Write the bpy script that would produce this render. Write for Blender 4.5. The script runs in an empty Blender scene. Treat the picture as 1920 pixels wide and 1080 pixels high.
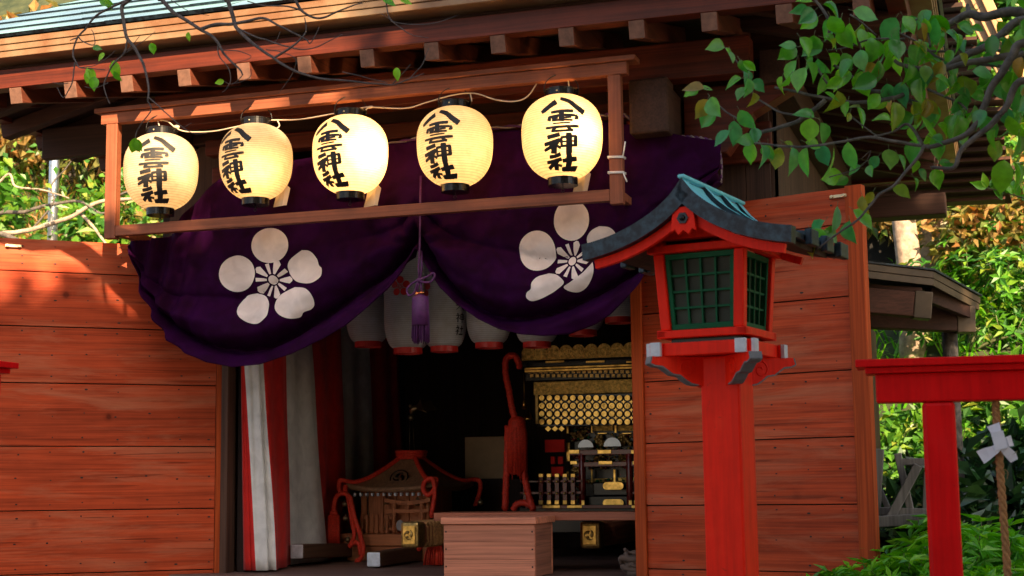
import bpy, bmesh, math, random
from mathutils import Vector, Matrix, noise
random.seed(7)
R = math.radians
sc = bpy.context.scene
col = sc.collection

# ------------------------------------------------------------------ camera
FPX = 2800.0
YAW, PITCH, ROLL = R(18.1), R(7.3), R(0.68)
_f = Vector((-math.sin(YAW)*math.cos(PITCH), math.cos(YAW)*math.cos(PITCH), math.sin(PITCH)))
_r = Vector((math.cos(YAW), math.sin(YAW), 0)); _u = _r.cross(_f)
RC = _r*math.cos(ROLL) - _u*math.sin(ROLL); UC = _u*math.cos(ROLL) + _r*math.sin(ROLL)
def ray(x, y): return _f + RC*((x-960)/FPX) - UC*((y-540)/FPX)
CAM = Vector((0, 0, 1.11)) - ray(700, 1076)*8.0
def at(x, y, Y):                      # survey of the photograph: the point seen at (x, y) on the vertical plane Y
    d = ray(x, y); return CAM + d*((Y-CAM.y)/d.y)
def on(x, y, P, n):                   # the same on a plane through P with normal n
    d = ray(x, y); return CAM + d*((Vector(P)-CAM).dot(n)/d.dot(n))
cd = bpy.data.cameras.new('camera'); cam = bpy.data.objects.new('camera', cd); col.objects.link(cam)
cam.matrix_world = Matrix(((RC.x, UC.x, -_f.x, CAM.x), (RC.y, UC.y, -_f.y, CAM.y), (RC.z, UC.z, -_f.z, CAM.z), (0, 0, 0, 1)))
cd.sensor_width = 36; cd.lens = FPX/1920*36; cd.clip_end = 400
cd.dof.use_dof = True; cd.dof.focus_distance = 7.6; cd.dof.aperture_fstop = 5.6
sc.camera = cam

# ------------------------------------------------------------------ light
SUN_AZ, SUN_EL = R(35), R(27)         # to the right of the hall's front normal
SUN = Vector((math.sin(SUN_AZ)*math.cos(SUN_EL), -math.cos(SUN_AZ)*math.cos(SUN_EL), math.sin(SUN_EL)))
w = bpy.data.worlds.new('World'); sc.world = w; w.use_nodes = True
nt = w.node_tree; bg = nt.nodes['Background']; sky = nt.nodes.new('ShaderNodeTexSky')
sky.sky_type = 'NISHITA'; sky.sun_disc = False; sky.sun_elevation = SUN_EL
sky.sun_rotation = math.atan2(SUN.x, SUN.y); sky.air_density = 1.0; sky.dust_density = 3.0; sky.ozone_density = 0.6
nt.links.new(sky.outputs[0], bg.inputs[0]); bg.inputs[1].default_value = 0.08
sl = bpy.data.lights.new('sun', 'SUN'); sl.energy = 5.0; sl.angle = R(0.5); sl.color = (1, .73, .45)
so = bpy.data.objects.new('sun', sl); col.objects.link(so); so.rotation_euler = SUN.to_track_quat('Z', 'Y').to_euler()
sc.view_settings.view_transform = 'Standard'; sc.view_settings.look = 'None'; sc.view_settings.exposure = 1.85
sc.cycles.use_denoising = True; sc.cycles.max_bounces = 8; sc.cycles.sample_clamp_indirect = 6

# ------------------------------------------------------------------ materials
def new_mat(name):
    m = bpy.data.materials.new(name); m.use_nodes = True
    return m, m.node_tree, m.node_tree.nodes['Principled BSDF']
def N(nt, t, **kw):
    n = nt.nodes.new(t)
    for k, v in kw.items():
        if k in n.inputs: n.inputs[k].default_value = v
        else: setattr(n, k, v)
    return n
def ramp(nt, stops):
    n = nt.nodes.new('ShaderNodeValToRGB'); e = n.color_ramp.elements
    while len(e) < len(stops): e.new(.5)
    for i, (p, c) in enumerate(stops): e[i].position = p; e[i].color = (*c, 1)
    return n
def c3(c, k): return tuple(min(1, x*k) for x in c)
def wood(name, c, axis=0, rough=.6, vary=.5, scale=1.0, bump=.25, dirt=0.0, spec=.3, worn=None):
    m, nt, b = new_mat(name); L = nt.links
    tc = N(nt, 'ShaderNodeTexCoord'); mp = N(nt, 'ShaderNodeMapping')
    s = [26*scale]*3; s[axis] = 1.1*scale; mp.inputs['Scale'].default_value = s
    geo = N(nt, 'ShaderNodeNewGeometry')
    off = N(nt, 'ShaderNodeVectorMath', operation='SCALE'); off.inputs['Scale'].default_value = 31.0
    cmb = N(nt, 'ShaderNodeCombineXYZ')
    for i in range(3): L.new(geo.outputs['Random Per Island'], cmb.inputs[i])
    L.new(cmb.outputs[0], off.inputs[0])
    L.new(tc.outputs['Object'], mp.inputs[0])
    add = N(nt, 'ShaderNodeVectorMath', operation='ADD'); L.new(mp.outputs[0], add.inputs[0]); L.new(off.outputs[0], add.inputs[1])
    n1 = N(nt, 'ShaderNodeTexNoise', Scale=1.0, Detail=7.0, Roughness=.62, Distortion=.8); L.new(add.outputs[0], n1.inputs['Vector'])
    sc2 = N(nt, 'ShaderNodeVectorMath', operation='SCALE'); sc2.inputs['Scale'].default_value = .22; L.new(add.outputs[0], sc2.inputs[0])
    n2 = N(nt, 'ShaderNodeTexNoise', Scale=1.0, Detail=4.0, Roughness=.55, Distortion=1.6); L.new(sc2.outputs[0], n2.inputs['Vector'])
    r1 = ramp(nt, [(.22, c3(c, 1-.75*vary)), (.5, c), (.8, c3(c, 1+.55*vary))]); L.new(n1.outputs[0], r1.inputs[0])
    r2 = ramp(nt, [(.25, (1-.6*vary,)*3), (.55, (1, 1, 1)), (.85, (1+.0*vary,)*3)]); L.new(n2.outputs[0], r2.inputs[0])
    mx = N(nt, 'ShaderNodeMixRGB', blend_type='MULTIPLY'); mx.inputs[0].default_value = 1
    L.new(r1.outputs[0], mx.inputs[1]); L.new(r2.outputs[0], mx.inputs[2])
    mp2 = N(nt, 'ShaderNodeVectorMath', operation='MULTIPLY'); k_ = [3.6]*3; k_[axis] = 1.3; mp2.inputs[1].default_value = k_; L.new(add.outputs[0], mp2.inputs[0])
    n4 = N(nt, 'ShaderNodeTexNoise', Scale=1.0, Detail=3.0, Roughness=.5, Distortion=.3); L.new(mp2.outputs[0], n4.inputs['Vector'])
    r4 = ramp(nt, [(.36, (1-.5*vary,)*3), (.52, (1, 1, 1)), (.7, (1+.25*vary,)*3)]); L.new(n4.outputs[0], r4.inputs[0])
    mx4 = N(nt, 'ShaderNodeMixRGB', blend_type='MULTIPLY'); mx4.inputs[0].default_value = 1; L.new(mx.outputs[0], mx4.inputs[1]); L.new(r4.outputs[0], mx4.inputs[2])
    hv = N(nt, 'ShaderNodeHueSaturation'); L.new(mx4.outputs[0], hv.inputs['Color'])
    mr = N(nt, 'ShaderNodeMapRange'); mr.inputs['To Min'].default_value = 1-.28*vary; mr.inputs['To Max'].default_value = 1+.22*vary
    L.new(geo.outputs['Random Per Island'], mr.inputs[0]); L.new(mr.outputs[0], hv.inputs['Value'])
    out = hv.outputs[0]
    if dirt:
        n3 = N(nt, 'ShaderNodeTexNoise', Scale=3.2, Detail=5.0, Roughness=.7); L.new(tc.outputs['Object'], n3.inputs['Vector'])
        r3 = ramp(nt, [(.42, (1, 1, 1)), (.72, (1-dirt, 1-dirt, 1-dirt*.95))]); L.new(n3.outputs[0], r3.inputs[0])
        m3 = N(nt, 'ShaderNodeMixRGB', blend_type='MULTIPLY'); m3.inputs[0].default_value = 1
        L.new(out, m3.inputs[1]); L.new(r3.outputs[0], m3.inputs[2]); out = m3.outputs[0]
    if worn:
        w1 = N(nt, 'ShaderNodeVectorMath', operation='MULTIPLY'); q_ = [.30]*3; q_[axis] = .9; w1.inputs[1].default_value = q_; L.new(add.outputs[0], w1.inputs[0])
        n5 = N(nt, 'ShaderNodeTexNoise', Scale=1.0, Detail=6.0, Roughness=.65, Distortion=.6); L.new(w1.outputs[0], n5.inputs['Vector'])
        r5 = ramp(nt, [(.48, (0, 0, 0)), (.74, (worn[1],)*3)]); L.new(n5.outputs[0], r5.inputs[0])
        m5 = N(nt, 'ShaderNodeMixRGB'); L.new(r5.outputs[0], m5.inputs[0]); L.new(out, m5.inputs[1]); m5.inputs[2].default_value = (*worn[0], 1); out = m5.outputs[0]
        w2 = N(nt, 'ShaderNodeVectorMath', operation='MULTIPLY'); q_ = [1.5]*3; q_[axis] = 1.1; w2.inputs[1].default_value = q_; L.new(add.outputs[0], w2.inputs[0])
        n6 = N(nt, 'ShaderNodeTexNoise', Scale=1.0, Detail=2.0, Roughness=.4, Distortion=.2); L.new(w2.outputs[0], n6.inputs['Vector'])
        r6 = ramp(nt, [(.665, (1, 1, 1)), (.70, (.30, .26, .24))]); L.new(n6.outputs[0], r6.inputs[0])
        kv = N(nt, 'ShaderNodeTexVoronoi', Scale=2.6); L.new(tc.outputs['Object'], kv.inputs['Vector']); r7 = ramp(nt, [(.03, (.25, .2, .18)), (.055, (.8, .75, .72)), (.09, (1, 1, 1))]); L.new(kv.outputs[0], r7.inputs[0])
        m6 = N(nt, 'ShaderNodeMixRGB', blend_type='MULTIPLY'); m6.inputs[0].default_value = .55; L.new(out, m6.inputs[1]); L.new(r6.outputs[0], m6.inputs[2])
        m7 = N(nt, 'ShaderNodeMixRGB', blend_type='MULTIPLY'); m7.inputs[0].default_value = .8; L.new(m6.outputs[0], m7.inputs[1]); L.new(r7.outputs[0], m7.inputs[2]); out = m7.outputs[0]
    L.new(out, b.inputs['Base Color']); b.inputs['Roughness'].default_value = rough
    b.inputs['Specular IOR Level'].default_value = spec
    bp = N(nt, 'ShaderNodeBump', Strength=bump, Distance=.004); L.new(n1.outputs[0], bp.inputs['Height']); L.new(bp.outputs[0], b.inputs['Normal'])
    return m
def plain(name, c, rough=.5, metal=0.0, vary=.15, nscale=14.0, bump=.08, c2=None, lo=.35, hi=.7, spec=.5, bd=.003):
    m, nt, b = new_mat(name); L = nt.links
    tc = N(nt, 'ShaderNodeTexCoord')
    n1 = N(nt, 'ShaderNodeTexNoise', Scale=nscale, Detail=6.0, Roughness=.6); L.new(tc.outputs['Object'], n1.inputs['Vector'])
    r1 = ramp(nt, [(lo, c3(c, 1-vary)), (hi, c2 or c3(c, 1+vary))]); L.new(n1.outputs[0], r1.inputs[0])
    L.new(r1.outputs[0], b.inputs['Base Color']); b.inputs['Roughness'].default_value = rough; b.inputs['Metallic'].default_value = metal
    b.inputs['Specular IOR Level'].default_value = spec
    if bump:
        bp = N(nt, 'ShaderNodeBump', Strength=bump, Distance=bd); L.new(n1.outputs[0], bp.inputs['Height']); L.new(bp.outputs[0], b.inputs['Normal'])
    return m
def cloth(name, c, c2=None, sheen=.3, wr=9.0, bump=.3, rough=.75, spec=.2):
    m, nt, b = new_mat(name); L = nt.links
    tc = N(nt, 'ShaderNodeTexCoord')
    n1 = N(nt, 'ShaderNodeTexNoise', Scale=wr, Detail=4.0, Roughness=.55, Distortion=.5); L.new(tc.outputs['Object'], n1.inputs['Vector'])
    wv = N(nt, 'ShaderNodeTexNoise', Scale=420.0, Detail=1.0); L.new(tc.outputs['Object'], wv.inputs['Vector'])
    r1 = ramp(nt, [(.3, c3(c, .82)), (.7, c2 or c3(c, 1.15))]); L.new(n1.outputs[0], r1.inputs[0])
    L.new(r1.outputs[0], b.inputs['Base Color']); b.inputs['Roughness'].default_value = rough
    b.inputs['Sheen Weight'].default_value = sheen; b.inputs['Specular IOR Level'].default_value = spec
    ad = N(nt, 'ShaderNodeMath', operation='MULTIPLY_ADD'); ad.inputs[1].default_value = .12
    L.new(wv.outputs[0], ad.inputs[0]); L.new(n1.outputs[0], ad.inputs[2])
    bp = N(nt, 'ShaderNodeBump', Strength=bump, Distance=.01); L.new(ad.outputs[0], bp.inputs['Height']); L.new(bp.outputs[0], b.inputs['Normal'])
    return m
def leafmat(name, stops, trans=.35, rough=.4, spec=.5):
    m, nt, b = new_mat(name); L = nt.links
    geo = N(nt, 'ShaderNodeNewGeometry'); rp = ramp(nt, stops); L.new(geo.outputs['Random Per Island'], rp.inputs[0])
    tc = N(nt, 'ShaderNodeTexCoord'); nz = N(nt, 'ShaderNodeTexNoise', Scale=38.0, Detail=3.0); L.new(tc.outputs['Object'], nz.inputs['Vector'])
    r2 = ramp(nt, [(.35, (.72, .74, .7)), (.65, (1, 1, 1))]); L.new(nz.outputs[0], r2.inputs[0])
    mx = N(nt, 'ShaderNodeMixRGB', blend_type='MULTIPLY'); mx.inputs[0].default_value = 1; L.new(rp.outputs[0], mx.inputs[1]); L.new(r2.outputs[0], mx.inputs[2])
    L.new(mx.outputs[0], b.inputs['Base Color']); b.inputs['Roughness'].default_value = rough; b.inputs['Specular IOR Level'].default_value = spec
    tr = N(nt, 'ShaderNodeBsdfTranslucent'); hs = N(nt, 'ShaderNodeHueSaturation', Saturation=1.15, Value=1.5); L.new(mx.outputs[0], hs.inputs['Color']); L.new(hs.outputs[0], tr.inputs['Color'])
    ms = N(nt, 'ShaderNodeMixShader'); ms.inputs[0].default_value = trans
    L.new(b.outputs[0], ms.inputs[1]); L.new(tr.outputs[0], ms.inputs[2]); L.new(ms.outputs[0], nt.nodes['Material Output'].inputs[0])
    return m
def paper_mat(name, c, trans, ribs):
    m, nt, b = new_mat(name); L = nt.links
    tc = N(nt, 'ShaderNodeTexCoord'); sx = N(nt, 'ShaderNodeSeparateXYZ'); L.new(tc.outputs['Object'], sx.inputs[0])
    ml = N(nt, 'ShaderNodeMath', operation='MULTIPLY'); ml.inputs[1].default_value = ribs*2*math.pi; L.new(sx.outputs[2], ml.inputs[0])
    sn = N(nt, 'ShaderNodeMath', operation='COSINE'); L.new(ml.outputs[0], sn.inputs[0])
    rp = ramp(nt, [(.0, c), (.72, c), (.97, c3(c, .74))]); mr = N(nt, 'ShaderNodeMapRange'); mr.inputs['From Min'].default_value = -1
    L.new(sn.outputs[0], mr.inputs[0]); L.new(mr.outputs[0], rp.inputs[0])
    nz = N(nt, 'ShaderNodeTexNoise', Scale=14.0, Detail=6.0, Roughness=.65); L.new(tc.outputs['Object'], nz.inputs['Vector'])
    r2 = ramp(nt, [(.3, (.80, .75, .68)), (.68, (1, 1, 1))]); L.new(nz.outputs[0], r2.inputs[0])
    mx = N(nt, 'ShaderNodeMixRGB', blend_type='MULTIPLY'); mx.inputs[0].default_value = 1; L.new(rp.outputs[0], mx.inputs[1]); L.new(r2.outputs[0], mx.inputs[2])
    L.new(mx.outputs[0], b.inputs['Base Color']); b.inputs['Roughness'].default_value = .55; b.inputs['Specular IOR Level'].default_value = .3
    tr = N(nt, 'ShaderNodeBsdfTranslucent'); L.new(mx.outputs[0], tr.inputs[0])
    ms = N(nt, 'ShaderNodeMixShader'); ms.inputs[0].default_value = trans
    L.new(b.outputs[0], ms.inputs[1]); L.new(tr.outputs[0], ms.inputs[2]); L.new(ms.outputs[0], nt.nodes['Material Output'].inputs[0])
    return m

def paint(name, c, worn, spec=.12, rough=.45, amt=1.0):
    m, nt, b = new_mat(name); L = nt.links; tc = N(nt, 'ShaderNodeTexCoord')
    mp = N(nt, 'ShaderNodeMapping'); mp.inputs['Scale'].default_value = (46, 46, 3.0); L.new(tc.outputs['Object'], mp.inputs[0])
    br = N(nt, 'ShaderNodeTexNoise', Scale=1.0, Detail=4.0, Roughness=.6); L.new(mp.outputs[0], br.inputs['Vector'])
    lo = N(nt, 'ShaderNodeTexNoise', Scale=3.4, Detail=5.0, Roughness=.65); L.new(tc.outputs['Object'], lo.inputs['Vector'])
    sc_ = N(nt, 'ShaderNodeTexNoise', Scale=21.0, Detail=7.0, Roughness=.72, Distortion=.6); L.new(tc.outputs['Object'], sc_.inputs['Vector'])
    r1 = ramp(nt, [(.3, c3(c, .84)), (.55, c), (.8, (c[0]*1.05, c[1]*2.2+.006, c[2]*2.0+.004))]); L.new(lo.outputs[0], r1.inputs[0])
    r2 = ramp(nt, [(.25, (.80, .80, .80)), (.6, (1, 1, 1))]); L.new(br.outputs[0], r2.inputs[0])
    mx = N(nt, 'ShaderNodeMixRGB', blend_type='MULTIPLY'); mx.inputs[0].default_value = 1; L.new(r1.outputs[0], mx.inputs[1]); L.new(r2.outputs[0], mx.inputs[2])
    r3 = ramp(nt, [(.655, (0, 0, 0)), (.69, (amt, amt, amt))]); L.new(sc_.outputs[0], r3.inputs[0])
    m2 = N(nt, 'ShaderNodeMixRGB'); L.new(r3.outputs[0], m2.inputs[0]); L.new(mx.outputs[0], m2.inputs[1]); m2.inputs[2].default_value = (*worn, 1)
    L.new(m2.outputs[0], b.inputs['Base Color']); b.inputs['Roughness'].default_value = rough; b.inputs['Specular IOR Level'].default_value = spec
    ad = N(nt, 'ShaderNodeMath', operation='SUBTRACT'); L.new(br.outputs[0], ad.inputs[0]); L.new(r3.outputs[0], ad.inputs[1])
    bp = N(nt, 'ShaderNodeBump', Strength=.35, Distance=.0015); L.new(ad.outputs[0], bp.inputs['Height']); L.new(bp.outputs[0], b.inputs['Normal'])
    return m
M = {}
PLANK = (.47, .064, .018)
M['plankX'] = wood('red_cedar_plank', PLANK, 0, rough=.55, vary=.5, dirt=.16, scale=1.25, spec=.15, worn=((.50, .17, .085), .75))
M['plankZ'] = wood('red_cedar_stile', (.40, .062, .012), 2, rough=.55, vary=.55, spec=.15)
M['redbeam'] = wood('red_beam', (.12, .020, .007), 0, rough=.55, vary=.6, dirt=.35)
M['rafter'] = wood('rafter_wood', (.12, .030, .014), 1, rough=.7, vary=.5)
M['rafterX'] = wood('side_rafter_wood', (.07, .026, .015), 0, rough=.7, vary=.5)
M['endgrain'] = plain('end_grain', (.15, .070, .045), .8, vary=.3, nscale=30)
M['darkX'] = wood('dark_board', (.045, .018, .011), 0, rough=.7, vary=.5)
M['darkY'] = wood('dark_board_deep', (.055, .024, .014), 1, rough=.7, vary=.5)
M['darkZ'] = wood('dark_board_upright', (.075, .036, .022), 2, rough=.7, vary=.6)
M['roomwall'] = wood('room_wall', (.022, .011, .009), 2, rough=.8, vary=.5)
M['greyX'] = wood('weathered_floor', (.15, .085, .065), 0, rough=.7, vary=.5)
M['frameX'] = wood('lantern_frame_wood', (.27, .082, .038), 0, rough=.6, vary=.45, dirt=.3)
M['frameZ'] = wood('lantern_frame_post', (.27, .082, .038), 2, rough=.6, vary=.45, dirt=.3)
M['boxX'] = wood('box_wood', (.60, .22, .125), 0, rough=.65, vary=.45, scale=1.3)
M['boxY'] = wood('box_side', (.30, .12, .075), 1, rough=.65, vary=.5, scale=1.3)
M['shelf'] = wood('shelf_wood', (.30, .09, .045), 0, rough=.5, vary=.4)
M['mikoshi'] = wood('shrine_wood', (.46, .16, .065), 0, rough=.6, vary=.4, scale=2)
M['mikoshiZ'] = wood('shrine_wood_upright', (.46, .16, .065), 2, rough=.6, vary=.4, scale=2)
M['mikroof'] = wood('shrine_roof', (.28, .15, .08), 1, rough=.5, vary=.5, scale=2)
M['pole'] = wood('pole_wood', (.11, .055, .032), 1, rough=.6, vary=.5, scale=1.5)
M['log'] = wood('log_wood', (.34, .11, .05), 1, rough=.7, vary=.5, scale=1.5)
M['trestle'] = wood('grey_wood', (.17, .16, .15), 2, rough=.8, vary=.5)
M['bark'] = plain('bark', (.10, .085, .07), .9, vary=.5, nscale=26, bump=.8, bd=.01)
M['barkpale'] = plain('pale_bark', (.36, .27, .20), .9, vary=.4, nscale=16, bump=.6, bd=.01)
M['twig'] = plain('twig', (.075, .06, .055), .8, vary=.5, nscale=40, bump=.5)
M['twiggreen'] = plain('green_twig', (.13, .14, .06), .7, vary=.3, nscale=40)
M['copper'] = plain('green_copper', (.24, .40, .52), .4, 0.2, .2, 1.6, .1, c2=(.30, .55, .54), lo=.4, hi=.62)
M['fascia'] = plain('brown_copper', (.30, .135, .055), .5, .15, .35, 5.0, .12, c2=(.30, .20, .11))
M['nail'] = plain('nail_iron', (.035, .020, .014), .6, .3)
M['brass'] = plain('pale_brass', (.62, .50, .30), .4, .6)
M['black'] = plain('black_lacquer', (.008, .007, .007), .25, 0, .2, 20, .02, spec=.35)
M['fasciashade'] = plain('shaded_copper', (.075, .05, .028), .55, .1, .35, 6.0, .15)  # brown copper darkened to carry the tree shade on the side shrine
M['ink'] = plain('ink', (.012, .011, .011), .65, 0, .3, 30, .0)
M['paperlit'] = paper_mat('lit_paper', (.88, .78, .62), .62, 80)
M['paperwhite'] = paper_mat('white_paper', (.58, .60, .62), .3, 90)
M['redrim'] = plain('red_rim', (.55, .02, .015), .4)
M['wire'] = plain('grey_wire', (.02, .02, .02), .4, .4)
M['cord'] = plain('cream_cord', (.62, .50, .36), .6)
M['string'] = plain('white_string', (.72, .72, .70), .7)
M['tag'] = plain('paper_slip', (.75, .66, .55), .7, vary=.06)
M['tagdim'] = plain('grey_strand', (.22, .17, .17), .7)
M['purple'] = cloth('purple_cloth', (.0175, .0009, .0145), (.027, .0013, .034), sheen=.0, rough=.75, spec=.05)
M['petal'] = cloth('crest_white', (.78, .66, .61), (.84, .73, .68), sheen=.1, bump=.25)
M['purplecord'] = plain('purple_cord', (.085, .012, .10), .6, vary=.3, nscale=60)
M['stripewhite'] = cloth('white_cotton', (.66, .64, .62), sheen=.1)
M['stripered'] = cloth('red_cotton', (.60, .018, .012), sheen=.1)
M['redpaint'] = paint('vermilion_paint', (.97, .022, .006), (.36, .035, .016), amt=.55)
M['redpaint2'] = paint('crimson_paint', (.82, .005, .006), (.26, .012, .010), amt=.5)
M['whitepaint'] = plain('white_chipped_paint', (.60, .62, .66), .6, 0, .1, 40, .3, c2=(.70, .71, .74))
M['greypaint'] = plain('grey_edge_paint', (.15, .15, .155), .5, 0, .15, 30, .1)
M['greenpaint'] = plain('green_paint', (.006, .10, .040), .5, 0, .2, 12, .05, spec=.12)
M['pane'] = plain('frosted_pane', (.050, .055, .040), .6, 0, .2, 9, .02, spec=.15)
M['lroof'] = paint('patina_copper', (.24, .72, .78), (.10, .26, .28), rough=.4, amt=.6)
M['lroofdark'] = plain('dark_copper', (.008, .012, .022), .45, .2, .5, 30, .2, c2=(.030, .062, .085), lo=.42, hi=.72)
M['gold'] = plain('gold', (.62, .38, .10), .32, 1.0, .45, 26, .15)
M['goldrelief'] = plain('gold_relief', (.70, .46, .13), .34, 1.0, .45, 60, 1.0, bd=.01)
M['golddull'] = plain('gold_dull', (.42, .27, .09), .45, .9, .4, 50, .3)
M['redlacquer'] = plain('red_lacquer', (.14, .010, .008), .25, 0, .2, 20, .02)
M['redrope'] = plain('red_rope', (.66, .035, .012), .65, 0, .25, 90, .4)
M['mirror'] = plain('mirror_plate', (.25, .27, .30), .3, .8, .1, 6, .02)
M['silver'] = plain('silver_end', (.55, .58, .64), .5, 0, .15, 40, .2)
M['bead'] = plain('copper_bead', (.75, .28, .09), .25, 1.0)
M['bell'] = plain('bell', (.22, .17, .10), .35, .9)
M['board'] = plain('beige_board', (.30, .20, .11), .6, vary=.1)
M['bundle'] = cloth('grey_bundle', (.12, .08, .06), sheen=.1, wr=30)
M['rope'] = plain('straw_rope', (.36, .17, .055), .8, 0, .35, 80, .5)
M['whitepaper'] = plain('white_knot_paper', (.72, .70, .74), .6, vary=.08)
M['steel'] = plain('steel', (.55, .55, .58), .28, .95, .1, 3, .03)
M['bamboo'] = plain('bamboo', (.40, .23, .10), .5)
M['soil'] = plain('soil', (.025, .05, .016), .95, 0, .5, 3.0, .6, c2=(.06, .07, .025), bd=.05)
M['gravel'] = plain('gravel', (.24, .20, .16), .95, 0, .3, 40, .6)
M['dark_fill'] = plain('flat_black', (.01, .009, .008), .95)  # near-black colour standing in for the darkness of a hole
M['leafplum'] = leafmat('plum_leaf', [(0, (.06, .25, .03)), (.2, (.17, .50, .025)), (.42, (.07, .28, .10)), (.6, (.20, .52, .02)), (.75, (.09, .36, .08)), (.9, (.26, .36, .025)), (1, (.34, .19, .03))], .42, .3, .7)
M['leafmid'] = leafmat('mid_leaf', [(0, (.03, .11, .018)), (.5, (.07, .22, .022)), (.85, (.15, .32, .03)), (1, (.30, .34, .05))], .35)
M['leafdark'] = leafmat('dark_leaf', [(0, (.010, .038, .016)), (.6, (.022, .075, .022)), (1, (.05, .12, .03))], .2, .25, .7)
M['leaflime'] = leafmat('lime_leaf', [(0, (.06, .24, .015)), (.5, (.14, .48, .018)), (1, (.28, .60, .03))], .35, .35)
M['leaffresh'] = leafmat('fresh_leaf', [(0, (.02, .09, .014)), (.35, (.05, .20, .016)), (.7, (.11, .32, .02)), (.9, (.22, .36, .03)), (1, (.30, .26, .06))], .35, .4)
M['leafdry'] = leafmat('dry_leaf', [(0, (.07, .14, .025)), (.4, (.20, .20, .05)), (.75, (.38, .24, .08)), (1, (.45, .20, .07))], .4)
M['cedar'] = leafmat('cedar_leaf', [(0, (.02, .06, .02)), (1, (.04, .10, .03))], .15)

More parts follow.
